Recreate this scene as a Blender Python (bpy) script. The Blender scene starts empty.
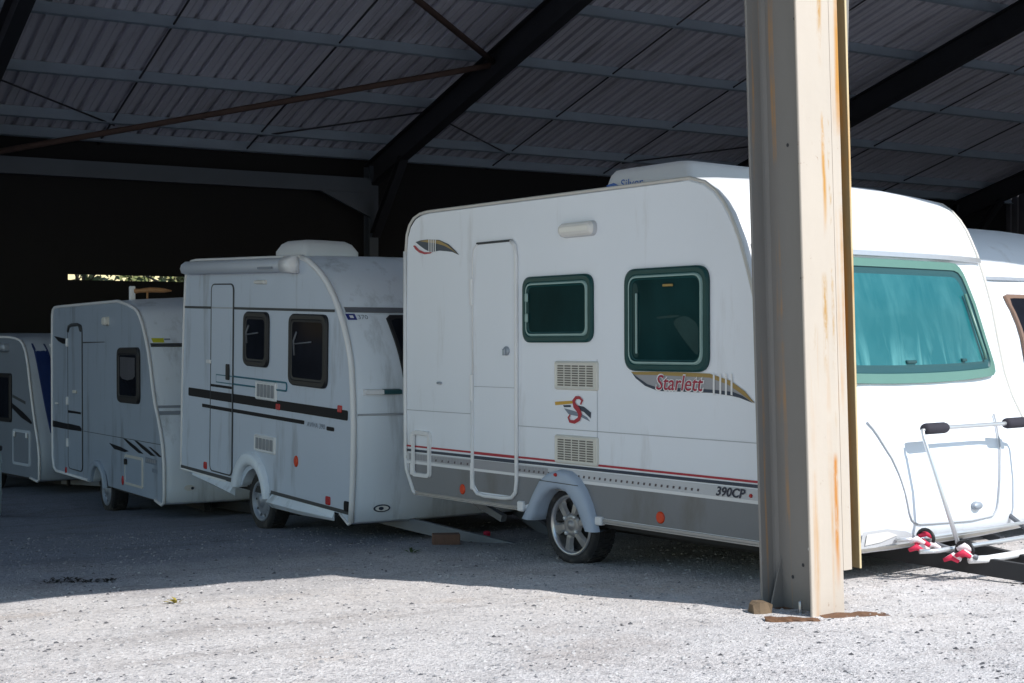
import bpy, math, random
import numpy as np
from mathutils import Vector, Matrix, noise
random.seed(7)
scene = bpy.context.scene
COL = scene.collection
PI = math.pi

# ------------------------------------------------------------------ basics
CU, CW = 0.865, 0.5017            # view yaw relative to the shed's long axis
def world(X, D, z=0.0):           # from metres right of / ahead of the viewpoint to shed axes
    return Vector((CU*X + CW*D, -CW*X + CU*D, z))
def wdir(v): return Vector((CU*v[0] + CW*v[1], -CW*v[0] + CU*v[1], v[2]))

def tag(o, label=None, cat=None, group=None, kind=None):
    if label: o['label'] = label
    if cat: o['category'] = cat
    if group: o['group'] = group
    if kind: o['kind'] = kind
    return o
def empty(name, loc=(0,0,0), mat=None):
    o = bpy.data.objects.new(name, None); COL.objects.link(o)
    o.empty_display_size = 0.2
    if mat is not None: o.matrix_world = mat
    else: o.location = loc
    return o

class MB:
    """collects faces; build() links them as ONE mesh object"""
    def __init__(s): s.v=[]; s.f=[]; s.m=[]; s.s=[]
    def add(s, vs, fs, mi=0, smooth=False):
        b=len(s.v); s.v.extend([tuple(v) for v in vs])
        for f in fs:
            s.f.append([b+i for i in f]); s.m.append(mi); s.s.append(smooth)
    def box(s, a, b, mi=0, bev=0.0):
        x0,y0,z0=a; x1,y1,z1=b
        if bev<=0:
            vs=[(x0,y0,z0),(x1,y0,z0),(x1,y1,z0),(x0,y1,z0),(x0,y0,z1),(x1,y0,z1),(x1,y1,z1),(x0,y1,z1)]
            s.add(vs,[(0,3,2,1),(4,5,6,7),(0,1,5,4),(1,2,6,5),(2,3,7,6),(3,0,4,7)],mi)
        else:
            e=bev
            prof=[(x0+e,y0),(x1-e,y0),(x1,y0+e),(x1,y1-e),(x1-e,y1),(x0+e,y1),(x0,y1-e),(x0,y0+e)]
            cx,cy=(x0+x1)/2,(y0+y1)/2
            rings=[]
            for z,k in ((z0,1),(z0+e,0),(z1-e,0),(z1,1)):
                r=[]
                for (px,py) in prof:
                    if k:
                        px=px+(e*0.6 if px<cx else -e*0.6); py=py+(e*0.6 if py<cy else -e*0.6)
                    r.append((px,py,z))
                rings.append(r)
            s.loft(rings,mi,closed=True,caps=True)
    def loft(s, rings, mi=0, closed=True, caps=False, smooth=False):
        n=len(rings[0]); vs=[p for r in rings for p in r]; fs=[]
        for i in range(len(rings)-1):
            for j in range(n if closed else n-1):
                k=(j+1)%n
                fs.append((i*n+j,i*n+k,(i+1)*n+k,(i+1)*n+j))
        if caps:
            fs.append(tuple(range(n-1,-1,-1))); fs.append(tuple((len(rings)-1)*n+i for i in range(n)))
        s.add(vs,fs,mi,smooth)
    def tube(s, pts, r, n=8, mi=0, closed=False, smooth=True, caps=True):
        pts=[Vector(p) for p in pts]; N=len(pts); rings=[]; ref=None
        for i,p in enumerate(pts):
            if closed: t=pts[(i+1)%N]-pts[i-1]
            else: t=pts[min(i+1,N-1)]-pts[max(i-1,0)]
            t.normalize()
            if ref is None:
                ref=Vector((0,0,1)) if abs(t.z)<0.9 else Vector((1,0,0))
            a=(ref-t*ref.dot(t)); 
            if a.length<1e-4: a=t.orthogonal()
            a.normalize(); ref=a; b=t.cross(a)
            rr=r[i] if isinstance(r,(list,tuple)) else r
            rings.append([p+a*rr*math.cos(2*PI*k/n)+b*rr*math.sin(2*PI*k/n) for k in range(n)])
        if closed: rings.append(rings[0])
        s.loft(rings,mi,True,caps and not closed,smooth)
    def lathe(s, prof, c, n=32, mi=0, smooth=True, a0=0, a1=2*PI):
        """prof = (radius, y) pairs, axis along local y through c"""
        rings=[]
        full=abs(a1-a0-2*PI)<1e-6
        m=n if full else n+1
        for (r,y) in prof:
            rings.append([(c[0]+r*math.cos(a0+(a1-a0)*k/n), c[1]+y, c[2]+r*math.sin(a0+(a1-a0)*k/n)) for k in range(m)])
        s.loft(rings,mi,full,False,smooth)
    def poly(s, pts, mi=0): s.add(pts,[tuple(range(len(pts)))],mi)
    def beam(s, p0, p1, sec, up=(0,0,1), mi=0):
        p0=Vector(p0); p1=Vector(p1); t=(p1-p0).normalized(); up=Vector(up)
        a=t.cross(up).normalized(); b=a.cross(t).normalized()
        s.loft([[p+a*x+b*y for (x,y) in sec] for p in (p0,p1)],mi,True,True)
    def build(s, name, mats, parent=None):
        me=bpy.data.meshes.new(name); me.from_pydata(s.v,[],s.f)
        if not isinstance(mats,(list,tuple)): mats=[mats]
        for m in mats: me.materials.append(m)
        me.polygons.foreach_set('material_index',s.m); me.polygons.foreach_set('use_smooth',s.s)
        me.update()
        o=bpy.data.objects.new(name,me); COL.objects.link(o)
        if parent is not None: o.parent=parent
        return o

def islands(mb):
    par=list(range(len(mb.v)))
    def fd(a):
        while par[a]!=a: par[a]=par[par[a]]; a=par[a]
        return a
    for f in mb.f:
        a=fd(f[0])
        for b in f[1:]: par[fd(b)]=a
    g={}
    for i,f in enumerate(mb.f): g.setdefault(fd(f[0]),[]).append(i)
    out=[]
    for fs in g.values():
        o=MB(); ix={}
        for i in fs:
            nf=[]
            for k in mb.f[i]:
                if k not in ix: ix[k]=len(o.v); o.v.append(mb.v[k])
                nf.append(ix[k])
            o.f.append(nf); o.m.append(mb.m[i]); o.s.append(mb.s[i])
        out.append(o)
    return out
def build_each(mb,name,mats,parent):
    """every separate piece becomes a part of its own"""
    return [o.build(name,mats,parent) for o in islands(mb)][0]
def isec(w,d,tw=0.012,tf=0.016):
    return [(-w/2,-d/2),(w/2,-d/2),(w/2,-d/2+tf),(tw/2,-d/2+tf),(tw/2,d/2-tf),(w/2,d/2-tf),(w/2,d/2),(-w/2,d/2),(-w/2,d/2-tf),(-tw/2,d/2-tf),(-tw/2,-d/2+tf),(-w/2,-d/2+tf)]
def rect(w,d): return [(-w/2,-d/2),(w/2,-d/2),(w/2,d/2),(-w/2,d/2)]
def round_poly(pts, r, n=6):
    out=[]; N=len(pts)
    for i in range(N):
        p=Vector(pts[i]); a=Vector(pts[i-1])-p; b=Vector(pts[(i+1)%N])-p
        rr=r[i] if isinstance(r,(list,tuple)) else r
        da=min(rr,a.length*.49); db=min(rr,b.length*.49)
        A=p+a.normalized()*da; B=p+b.normalized()*db
        for k in range(n+1):
            t=k/n; q=A*(1-t)**2+p*2*t*(1-t)+B*t*t; out.append((q.x,q.y))
    return out
def inset_poly(pts, d):
    """move each edge of a convex polygon inwards by d"""
    N=len(pts); c=sum((Vector(p) for p in pts),Vector((0,0)))/N; L=[]
    for i in range(N):
        a=Vector(pts[i]); b=Vector(pts[(i+1)%N]); t=(b-a).normalized(); nn=Vector((-t.y,t.x))
        if nn.dot(c-a)<0: nn=-nn
        L.append((a+nn*d,t))
    out=[]
    for i in range(N):
        (p,t),(q,u)=L[i-1],L[i]; den=t.x*u.y-t.y*u.x
        k=((q.x-p.x)*u.y-(q.y-p.y)*u.x)/den; out.append(tuple(p+t*k))
    return out
def rq(x0,x1,z0,z1): return [(x0,z0),(x1,z0),(x1,z1),(x0,z1)]

# ------------------------------------------------------------------ materials
def S(n,k): return n.inputs[k]
def pmat(name, col, rough=0.5, metal=0.0, var=0.08, scale=6.0, stretch=(1,1,1), bump=0.0, bscale=60.0, spec=0.5, dirt=None, dirt_amt=0.0, dscale=3.0, dstretch=(1,1,1), coat=0.0):
    m=bpy.data.materials.new(name); m.use_nodes=True; nt=m.node_tree; N=nt.nodes; L=nt.links
    b=N['Principled BSDF']; S(b,'Roughness').default_value=rough; S(b,'Metallic').default_value=metal
    S(b,'Specular IOR Level').default_value=spec
    if coat: S(b,'Coat Weight').default_value=coat; S(b,'Coat Roughness').default_value=0.08
    tc=N.new('ShaderNodeTexCoord'); mp=N.new('ShaderNodeMapping'); L.new(tc.outputs['Object'],mp.inputs['Vector'])
    mp.inputs['Scale'].default_value=stretch
    nz=N.new('ShaderNodeTexNoise'); S(nz,'Scale').default_value=scale; S(nz,'Detail').default_value=5; L.new(mp.outputs[0],nz.inputs['Vector'])
    rp=N.new('ShaderNodeMix'); rp.data_type='RGBA'
    c=Vector(col)
    rp.inputs['A'].default_value=(*(c*(1-var)),1); rp.inputs['B'].default_value=(*(c*(1+var)),1)
    L.new(nz.outputs['Fac'],rp.inputs['Factor']); out=rp.outputs['Result']
    if dirt is not None:
        mp2=N.new('ShaderNodeMapping'); L.new(tc.outputs['Object'],mp2.inputs['Vector']); mp2.inputs['Scale'].default_value=dstretch
        n2=N.new('ShaderNodeTexNoise'); S(n2,'Scale').default_value=dscale; S(n2,'Detail').default_value=8; S(n2,'Roughness').default_value=.65
        L.new(mp2.outputs[0],n2.inputs['Vector'])
        cr=N.new('ShaderNodeValToRGB'); cr.color_ramp.elements[0].position=0.60-dirt_amt*.22; cr.color_ramp.elements[1].position=0.74-dirt_amt*.1
        L.new(n2.outputs['Fac'],cr.inputs['Fac'])
        mx=N.new('ShaderNodeMix'); mx.data_type='RGBA'; L.new(cr.outputs['Color'],mx.inputs['Factor'])
        L.new(out,mx.inputs['A']); mx.inputs['B'].default_value=(*dirt,1); out=mx.outputs['Result']
    L.new(out,b.inputs['Base Color'])
    if bump>0:
        n3=N.new('ShaderNodeTexNoise'); S(n3,'Scale').default_value=bscale; S(n3,'Detail').default_value=4; L.new(tc.outputs['Object'],n3.inputs['Vector'])
        bp=N.new('ShaderNodeBump'); S(bp,'Strength').default_value=bump; S(bp,'Distance').default_value=0.01
        L.new(n3.outputs['Fac'],bp.inputs['Height']); L.new(bp.outputs[0],b.inputs['Normal'])
    return m

M={}
M['white']=pmat('caravan_white',(.83,.865,.915),.38,var=.03,scale=1.5,bump=.06,bscale=9,dirt=(.70,.715,.74),dirt_amt=.1,dscale=2.2,dstretch=(2.2,2.2,.35))
M['white_b']=pmat('caravan_offwhite',(.79,.855,.92),.4,var=.04,scale=1.5,bump=.06,bscale=9,dirt=(.5,.54,.57),dirt_amt=.3,dscale=2.0,dstretch=(2.2,2.2,.35))
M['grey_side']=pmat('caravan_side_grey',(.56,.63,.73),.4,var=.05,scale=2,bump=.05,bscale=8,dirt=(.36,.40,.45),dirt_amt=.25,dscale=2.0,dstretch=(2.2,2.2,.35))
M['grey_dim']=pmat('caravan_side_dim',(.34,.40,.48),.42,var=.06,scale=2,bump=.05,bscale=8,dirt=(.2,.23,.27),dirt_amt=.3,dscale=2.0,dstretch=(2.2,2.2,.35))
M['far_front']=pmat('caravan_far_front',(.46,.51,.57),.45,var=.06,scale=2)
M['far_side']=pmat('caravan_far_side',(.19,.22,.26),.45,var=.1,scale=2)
M['trim']=pmat('white_trim',(.80,.80,.80),.35,var=.04)
M['trim_old']=pmat('aged_trim',(.62,.60,.55),.4,var=.1)
M['seam']=pmat('panel_seam',(.42,.44,.47),.6,var=.05)
M['seam_d']=pmat('dark_seam',(.05,.055,.06),.6,var=.1)
M['red']=pmat('stripe_red',(.42,.02,.04),.4)
M['navy']=pmat('stripe_navy',(.025,.04,.07),.4)
M['band_l']=pmat('band_light',(.56,.57,.59),.4,var=.04)
M['band_m']=pmat('band_mid',(.34,.34,.36),.4,var=.05)
M['band_d']=pmat('band_dark',(.215,.222,.235),.42,var=.08,scale=3,dirt=(.17,.165,.16),dirt_amt=.4,dstretch=(1,1,.4))
M['band_dot']=pmat('band_dots',(.09,.07,.08),.4)
M['alu']=pmat('aluminium',(.42,.42,.43),.38,metal=.7,var=.08,scale=20)
M['alu_l']=pmat('aluminium_light',(.66,.68,.70),.3,metal=.6,var=.06,scale=20)
M['black']=pmat('black_plastic',(.008,.008,.010),.5,var=.2)
M['stripe_k']=pmat('stripe_black',(.007,.008,.013),.5,var=.1,spec=.2)
M['rubber']=pmat('tyre_rubber',(.022,.022,.024),.75,var=.25,scale=12,bump=.2,bscale=80,dirt=(.10,.09,.08),dirt_amt=.35,dscale=9)
M['dark']=pmat('underside_dark',(.03,.03,.032),.8,var=.3)
M['steel_dk']=pmat('galvanised_dark',(.16,.17,.19),.55,metal=.3,var=.2,scale=8)
M['bar']=pmat('drawbar_steel',(.21,.235,.27),.55,metal=.3,var=.2,scale=8)
M['galv']=pmat('galvanised',(.36,.40,.45),.5,metal=.4,var=.15,scale=10)
M['chrome']=pmat('alloy',(.55,.55,.56),.28,metal=.85,var=.1,scale=10)
M['alloy_p']=pmat('alloy_paint',(.36,.35,.35),.4,metal=.5,var=.12,scale=12)
M['steelwheel']=pmat('steel_wheel',(.30,.33,.38),.45,metal=.4,var=.15)
M['arch']=pmat('arch_plastic',(.40,.47,.57),.42,var=.06,scale=4)
M['arch_hi']=pmat('arch_cap',(.37,.45,.56),.4,var=.06)
M['green_fr']=pmat('window_surround_green',(.010,.060,.060),.3,var=.2,spec=.25)
M['green_lt']=pmat('window_edge_green',(.26,.40,.38),.3,var=.15)
M['pane']=pmat('tinted_pane',(.008,.034,.036),.07,var=.9,scale=2.6,stretch=(1,1,.6),spec=.06)
M['pane_k']=pmat('dark_pane',(.012,.014,.020),.08,var=.8,scale=3,spec=.05)
M['pane_in']=pmat('pane_curtain',(.10,.10,.115),.3,var=.5,scale=4,stretch=(9,9,1))
M['mint']=pmat('mint_surround',(.115,.235,.20),.35,var=.06)
M['orange']=pmat('reflector_orange',(.72,.07,.02),.25,var=.1)
M['redlens']=pmat('reflector_red',(.50,.03,.03),.25,var=.1)
M['lens']=pmat('clear_lens',(.78,.76,.72),.15,var=.05)
M['cream']=pmat('vent_cream',(.70,.68,.61),.45,var=.05)
M['slot']=pmat('vent_slot',(.17,.155,.135),.7,var=.2)
M['slot_g']=pmat('vent_slot_grey',(.30,.31,.33),.7,var=.2)
M['gold']=pmat('decal_gold',(.36,.24,.07),.4)
M['or_dec']=pmat('decal_orange',(.60,.34,.04),.4)
M['slate']=pmat('decal_slate',(.20,.24,.30),.4)
M['txt_red']=pmat('text_red',(.36,.015,.05),.4)
M['txt_navy']=pmat('text_navy',(.02,.025,.05),.4)
M['teal_line']=pmat('decal_teal',(.02,.16,.22),.4)
M['blue_dec']=pmat('decal_blue',(.012,.03,.22),.4)
M['blue_ink']=pmat('blue_ink',(.03,.12,.42),.5)
M['cloth_blue']=pmat('front_blue_strip',(.008,.028,.13),.35,var=.15)
M['hand_green']=pmat('handle_green',(.02,.08,.09),.4)
M['yellow']=pmat('sticker_yellow',(.55,.55,.03),.5)
M['awn']=pmat('awning_case',(.58,.62,.68),.4,var=.05,scale=3)
M['roofbox']=pmat('roofbox_plastic',(.66,.67,.69),.5,var=.05,scale=3)
M['copper']=pmat('copper_trim',(.21,.135,.10),.35,var=.1)
M['brownp']=pmat('brown_plastic',(.40,.20,.08),.5,var=.25,scale=8)
M['foam']=pmat('foam_grip',(.03,.028,.04),.85,var=.2,bump=.2,bscale=120)
M['strapw']=pmat('strap_white',(.8,.72,.74),.7)
M['strapr']=pmat('strap_red',(.60,.02,.07),.7,var=.15)
# teal cover behind the front pane, crinkled towards the bottom
def teal_mat():
    m=bpy.data.materials.new('teal_cover'); m.use_nodes=True; N=m.node_tree.nodes; L=m.node_tree.links; b=N['Principled BSDF']
    tc=N.new('ShaderNodeTexCoord'); sp=N.new('ShaderNodeSeparateXYZ'); L.new(tc.outputs['Object'],sp.inputs[0])
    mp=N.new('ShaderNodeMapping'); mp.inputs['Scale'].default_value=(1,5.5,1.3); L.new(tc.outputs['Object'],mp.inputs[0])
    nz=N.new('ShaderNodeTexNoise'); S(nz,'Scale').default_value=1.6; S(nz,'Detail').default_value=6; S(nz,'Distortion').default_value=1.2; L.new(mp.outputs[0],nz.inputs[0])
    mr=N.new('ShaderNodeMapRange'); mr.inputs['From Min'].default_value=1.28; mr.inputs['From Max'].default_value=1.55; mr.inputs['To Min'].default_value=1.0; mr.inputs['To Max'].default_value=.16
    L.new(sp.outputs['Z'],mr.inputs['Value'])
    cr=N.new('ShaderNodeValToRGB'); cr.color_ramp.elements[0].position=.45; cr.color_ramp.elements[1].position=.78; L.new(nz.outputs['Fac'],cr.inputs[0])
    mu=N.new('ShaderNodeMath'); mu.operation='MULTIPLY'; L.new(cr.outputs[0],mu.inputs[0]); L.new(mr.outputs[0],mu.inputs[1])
    n2=N.new('ShaderNodeTexNoise'); S(n2,'Scale').default_value=2.3; S(n2,'Detail').default_value=3; S(n2,'Distortion').default_value=.8; L.new(tc.outputs['Object'],n2.inputs[0])
    c2=N.new('ShaderNodeValToRGB'); c2.color_ramp.elements[0].position=.42; c2.color_ramp.elements[1].position=.80; L.new(n2.outputs['Fac'],c2.inputs[0])
    m2=N.new('ShaderNodeMath'); m2.operation='MULTIPLY_ADD'; m2.use_clamp=True; L.new(c2.outputs[0],m2.inputs[0]); m2.inputs[1].default_value=.22; L.new(mu.outputs[0],m2.inputs[2])
    mx=N.new('ShaderNodeMix'); mx.data_type='RGBA'; L.new(m2.outputs[0],mx.inputs['Factor'])
    mx.inputs['A'].default_value=(.010,.120,.140,1); mx.inputs['B'].default_value=(.13,.37,.38,1)
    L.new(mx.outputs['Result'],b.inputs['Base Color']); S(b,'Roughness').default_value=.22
    bp=N.new('ShaderNodeBump'); S(bp,'Strength').default_value=.25; S(bp,'Distance').default_value=.02; L.new(mu.outputs[0],bp.inputs['Height']); L.new(bp.outputs[0],b.inputs['Normal'])
    return m
M['teal']=teal_mat()

for k_ in ('pane','pane_k'): M[k_].node_tree.nodes['Principled BSDF'].inputs['IOR'].default_value=1.18
def text_mesh(txt, size, bold=0.0, shear=0.0, space=1.0):
    cu=bpy.data.curves.new('lettering','FONT'); cu.body=txt; cu.size=size; cu.shear=shear; cu.offset=bold; cu.space_character=space; cu.resolution_u=3
    ob=bpy.data.objects.new('lettering',cu); COL.objects.link(ob)
    dg=bpy.context.evaluated_depsgraph_get(); dg.update(); ev=ob.evaluated_get(dg); me=ev.to_mesh()
    vs=[tuple(v.co) for v in me.vertices]; fs=[tuple(p.vertices) for p in me.polygons]
    ev.to_mesh_clear(); bpy.data.objects.remove(ob); bpy.data.curves.remove(cu)
    return vs,fs

# ------------------------------------------------------------------ caravan toolkit (local: x forward, y across from the door side, z up)
class Van:
    def __init__(s, O, fw, left, up, W, front, rear_top, bottom, bow=.10, rbow=.04, crown=.02, arch=None, scale=1.0):
        """front: profile points from roof-front down to the bottom (x,z); rear_top: from the rear bottom up to the roof rear"""
        R=Matrix.Identity(4)
        for i,v in enumerate((fw,left,up)):
            w=wdir(v)
            for k in range(3): R[k][i]=w[k]*scale
        p=world(O[0],O[1],O[2]); R[0][3],R[1][3],R[2][3]=p
        s.mat=R; s.W=W; s.front=front; s.bow_a=bow; s.rear=rear_top; s.rb=rbow; s.crown=crown; s.arch=arch; s.bottom=bottom
    def root(s, name): s.o=empty(name, mat=s.mat); return s.o
    def bow(s,y):
        t=abs(2*y/s.W-1); return s.bow_a*(1-t**3.2)
    def fx(s,z):
        f=s.front
        if z>=f[0][1]: return f[0][0]
        for (x0,z0),(x1,z1) in zip(f,f[1:]):
            if z1<=z<=z0 and z0>z1: return x0+(x1-x0)*(z0-z)/(z0-z1)
        return f[-1][0]
    def side(s,p,q,off=0): return (p,-off,q)
    def face(s,p,q,off=0): return (s.fx(q)+s.bow(p)+off,p,q)
    def body(s, mats, name='body'):
        """mats: [shell, side]"""
        low=s.bottom
        bot=[]
        if s.arch:
            cx,r,zc=s.arch
            xs=s.front[-1][0]
            k=14; a0=math.asin(max(-1,min(1,(low-zc)/r)))
            for i in range(k+1):
                a=a0+(PI-2*a0)*i/k; bot.append((cx+r*math.cos(a),zc+r*math.sin(a)))
        prof=[('f',p) for p in s.front]+[('b',p) for p in bot]+[('r',p) for p in s.rear]
        ys=[0,.012,.04,.09,.18,.32,.5]; ys=[y*s.W if y>.2 else y for y in ys]
        ys=sorted(set(ys+[s.W-y for y in ys]))
        zmax=max(p[1] for p in s.front)
        rings=[]
        for y in ys:
            t=abs(2*y/s.W-1); r=[]
            for k,(x,z) in prof:
                ed=min(y,s.W-y); rd=max(0,(.04-ed)/.04)**2*.018   # small rounding at the edges
                if k=='f': x+=s.bow(y)-rd
                elif k=='r': x+=-s.rb*(1-t**3.2)+rd
                if z>zmax-.25: z+=s.crown*(1-t**3)-rd
                r.append((x,y,z))
            rings.append(r)
        mb=MB(); mb.loft(rings,0,True,False,True)
        mb.poly(rings[0],1); mb.poly(rings[-1][::-1],1)
        return mb.build(name,mats,s.o)
    # --- things laid on a surface
    def patch(s,mb,outline,surf,off,mi=0,rings=(0.35,.7,1),smooth=True):
        n=len(outline); c=sum((Vector(p) for p in outline),Vector((0,0)))/n
        R=[[surf(c.x+(p[0]-c.x)*k,c.y+(p[1]-c.y)*k,off) for p in outline] for k in rings]
        vs=[surf(c.x,c.y,off)]+R[0]; mb.add(vs,[(0,1+i,1+(i+1)%n) for i in range(n)],mi,smooth)
        mb.loft(R,mi,True,False,smooth)
    def ringstack(s,mb,quad,surf,steps,r):
        """steps: (inset,off,material of the strip that leads to this step)"""
        prev=None
        for (ins,off,mi) in steps:
            ol=round_poly(inset_poly(quad,ins),max(r-ins*.6,.012),7)
            cur=[surf(p[0],p[1],off) for p in ol]
            if prev is not None: mb.loft([prev,cur],mi,True,False,False)
            prev=cur
        return ol
    def window(s,quad,r,surf,fmats,pmat_,steps,name='window',extra=None):
        fr=MB(); ol=s.ringstack(fr,quad,surf,steps,r)
        f=fr.build(name,fmats,s.o)
        pn=MB(); s.patch(pn,ol,surf,steps[-1][1],0,smooth=True); pn.build('pane',pmat_,f)
        return f
    def flat(s,mb,pts,surf,off,mi=0): mb.poly([surf(p[0],p[1],off) for p in pts],mi)
    def strip(s,mb,x0,x1,z0a,z1a,z0b,z1b,surf,off,mi=0,n=1):
        for i in range(n):
            a,b=i/n,(i+1)/n
            xa,xb=x0+(x1-x0)*a,x0+(x1-x0)*b
            l=lambda t:(z0a+(z0b-z0a)*t, z1a+(z1b-z1a)*t)
            (p0,p1),(q0,q1)=l(a),l(b)
            mb.poly([surf(xa,p0,off),surf(xb,q0,off),surf(xb,q1,off),surf(xa,p1,off)],mi)
    def text(s,mb,txt,x0,z0,width,height,surf,off,mi=0,bold=.0,shear=0.,slope=0.):
        vs,fs=text_mesh(txt,1.0,bold,shear)
        x_0=min(v[0] for v in vs); x_1=max(v[0] for v in vs); y_0=min(v[1] for v in vs); y_1=max(v[1] for v in vs)
        mb.add([surf(x0+(v[0]-x_0)/(x_1-x_0)*width, z0+(v[1]-y_0)/(y_1-y_0)*height+slope*(v[0]-x_0)/(x_1-x_0),off) for v in vs],fs,mi)
    def surf_tube(s,pts,surf,off,r,name,mat,closed=True,parent=None,n=6):
        mb=MB(); mb.tube([surf(p[0],p[1],off) for p in pts],r,n,0,closed); return mb.build(name,mat,parent or s.o)
    def edge_trim(s,mat,r=.012,y=None,name='edge_trim',skip=0):
        pts=s.rear+s.front
        mb=MB()
        for yy in (0.0,s.W):
            mb.tube([(p[0],yy,p[1]) for p in pts],r,6)
        return build_each(mb,name,mat,s.o)
    def vent(s,x0,x1,z0,z1,mats,rows,cols,vertical=False,name='vent'):
        mb=MB(); q=rq(x0,x1,z0,z1)
        ol=s.ringstack(mb,q,s.side,[(0,0,0),(.004,.012,0),(.012,.018,0),(.022,.014,0)],.02)
        s.patch(mb,ol,s.side,.014,0)
        v=mb.build(name,mats[0],s.o)
        g=MB(); w=(x1-x0-.07); h=(z1-z0-.05)
        for i in range(rows):
            for j in range(cols):
                cw,ch=w/cols,h/rows
                a=x0+.035+j*cw+cw*.08; b=x0+.035+(j+1)*cw-cw*.08
                mg=.22 if rows>1 else .04
                c=z0+.025+i*ch+ch*mg; d=z0+.025+(i+1)*ch-ch*mg
                g.poly([(a,-.0175,c),(b,-.0175,c),(b,-.0165,d),(a,-.0165,d)])
        g.build('grille',mats[1],v)
        return v
    def lens(s,x,z,rx,rz,mat,surf=None,name='reflector',off=.012,square=False):
        surf=surf or s.side; mb=MB()
        if square: ol=round_poly(rq(x-rx,x+rx,z-rz,z+rz),min(rx,rz)*.4,3)
        else: ol=[(x+rx*math.cos(2*PI*k/18),z+rz*math.sin(2*PI*k/18)) for k in range(18)]
        sc=lambda k:[(x+(p[0]-x)*k,z+(p[1]-z)*k) for p in ol]
        mb.loft([[surf(*p,o) for p in sc(k)] for k,o in ((1,0),(1,off*.6),(.8,off))],0,True,False,True)
        mb.poly([surf(*p,off) for p in sc(.8)],0)
        return mb.build(name,mat,s.o)
    def wheel(s,x,z,R,rim,width,style,y0=.05,flip=False):
        sg=-1 if not flip else 1
        yo=y0 if not flip else s.W-y0
        T=lambda pr:[(r,yo-sg*y-0 if not flip else yo-y) for r,y in pr]
        e=empty('wheel'); e.parent=s.o
        inw=1 if not flip else -1
        def L(prof): return [(r,yo+inw*y) for r,y in prof]
        t=MB(); t.lathe(L([(rim-.02,.03),(rim,.005),(rim+.02,0),(R-.03,-.004),(R-.012,.006),(R,.03),(R+.001,width*.5),(R,width-.03),(R-.02,width),(rim,width)]),(x,0,z),40)
        # tread blocks
        for k in range(44):
            a=2*PI*k/44
            for (ya,yb,ph) in ((.02,width*.3,0),(width*.36,width*.64,.5),(width*.7,width-.02,0)):
                aa=a+ph*2*PI/44; rr=R+.006; d=.052
                pts=[]
                for (ang,r_) in ((aa,R-.002),(aa+d*2.0,R-.002),(aa+d*2.0,rr),(aa,rr)):
                    pts.append((x+r_*math.cos(ang),z+r_*math.sin(ang)))
                y1,y2=yo+inw*ya,yo+inw*yb
                t.loft([[(p[0],y1,p[1]) for p in pts],[(p[0],y2,p[1]) for p in pts]],0,True,True)
        # standing on the ground: flattened contact
        t.v=[(v[0],v[1],max(v[2],z-R+.012)) for v in t.v]
        t.build('tyre',M['rubber'],e)
        r=MB()
        if style=='alloy':
            r.lathe(L([(rim,.004),(rim-.004,-.004),(rim-.018,-.004),(rim-.028,.012),(rim-.034,.05),(rim-.034,width*.8)]),(x,0,z),48)
            n=6
            for k in range(n):
                a=2*PI*k/n+.25
                pr=[]
                for (rr,ha,yy) in ((.05,.52,.012),(.09,.36,.004),(.13,.26,.006),(rim-.028,.24,.016)):
                    pr.append([(x+rr*math.cos(a-ha),yo+inw*(yy+.022),z+rr*math.sin(a-ha)),(x+rr*math.cos(a-ha*.55),yo+inw*yy,z+rr*math.sin(a-ha*.55)),
                               (x+rr*math.cos(a+ha*.55),yo+inw*yy,z+rr*math.sin(a+ha*.55)),(x+rr*math.cos(a+ha),yo+inw*(yy+.022),z+rr*math.sin(a+ha))])
                r.loft(pr,1,False)
            r.lathe(L([(.085,.03),(.075,.008),(.045,.003),(.035,.008),(.03,-.006),(.001,-.01)]),(x,0,z),28,1)
            r.build('rim',[M['chrome'],M['alloy_p']],e)
            bk=MB(); bk.lathe(L([(rim-.03,.07),(.001,.07)]),(x,0,z),28); bk.build('brake_drum',M['dark'],e)
            b=MB()
            for k in range(4):
                a=PI/4+k*PI/2+.15
                b.lathe(L([(.014,.012),(.014,-.008),(.008,-.012),(.001,-.012)]),(x+.07*math.cos(a),0,z+.07*math.sin(a)),10)
            build_each(b,'wheel_bolts',M['alu_l'],e)
        else:
            r.lathe(L([(rim,.004),(rim-.006,-.004),(rim-.02,-.002),(rim-.028,.02),(rim-.05,.032),(rim*.62,.022),(rim*.5,.01),(rim*.42,.012),(.06,.004),(.05,-.01),(.001,-.014)]),(x,0,z),40)
            r.build('rim',M['steelwheel'],e)
            b=MB()
            for k in range(10):
                a=2*PI*k/10
                ol=[(x+(rim*.74+.018*math.cos(q))*math.cos(a)-.011*math.sin(q)*math.sin(a), z+(rim*.74+.018*math.cos(q))*math.sin(a)+.011*math.sin(q)*math.cos(a)) for q in [2*PI*i/8 for i in range(8)]]
                b.poly([(p[0],yo+inw*.022,p[1]) for p in ol])
            build_each(b,'rim_slots',M['dark'],e)
        return e
    def archpart(s,outer,inner,mat,depth=.05,name='wheel_arch'):
        mb=MB(); n=len(outer)
        mix=lambda t:[(o[0]*(1-t)+i[0]*t,o[1]*(1-t)+i[1]*t) for o,i in zip(outer,inner)]
        R=[[(p[0],0,p[1]) for p in outer]]
        for t,d in ((.06,depth*.75),(.2,depth),(.75,depth),(.94,depth*.8),(1.0,depth*.3)):
            R.append([(p[0],-d,p[1]) for p in mix(t)])
        R.append([(p[0],.22,p[1]) for p in inner])
        mb.loft(R,0,False,False,True)
        # close both feet
        for k in (0,-1): mb.poly([r[k] for r in R])
        return mb.build(name,mat,s.o)
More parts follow.
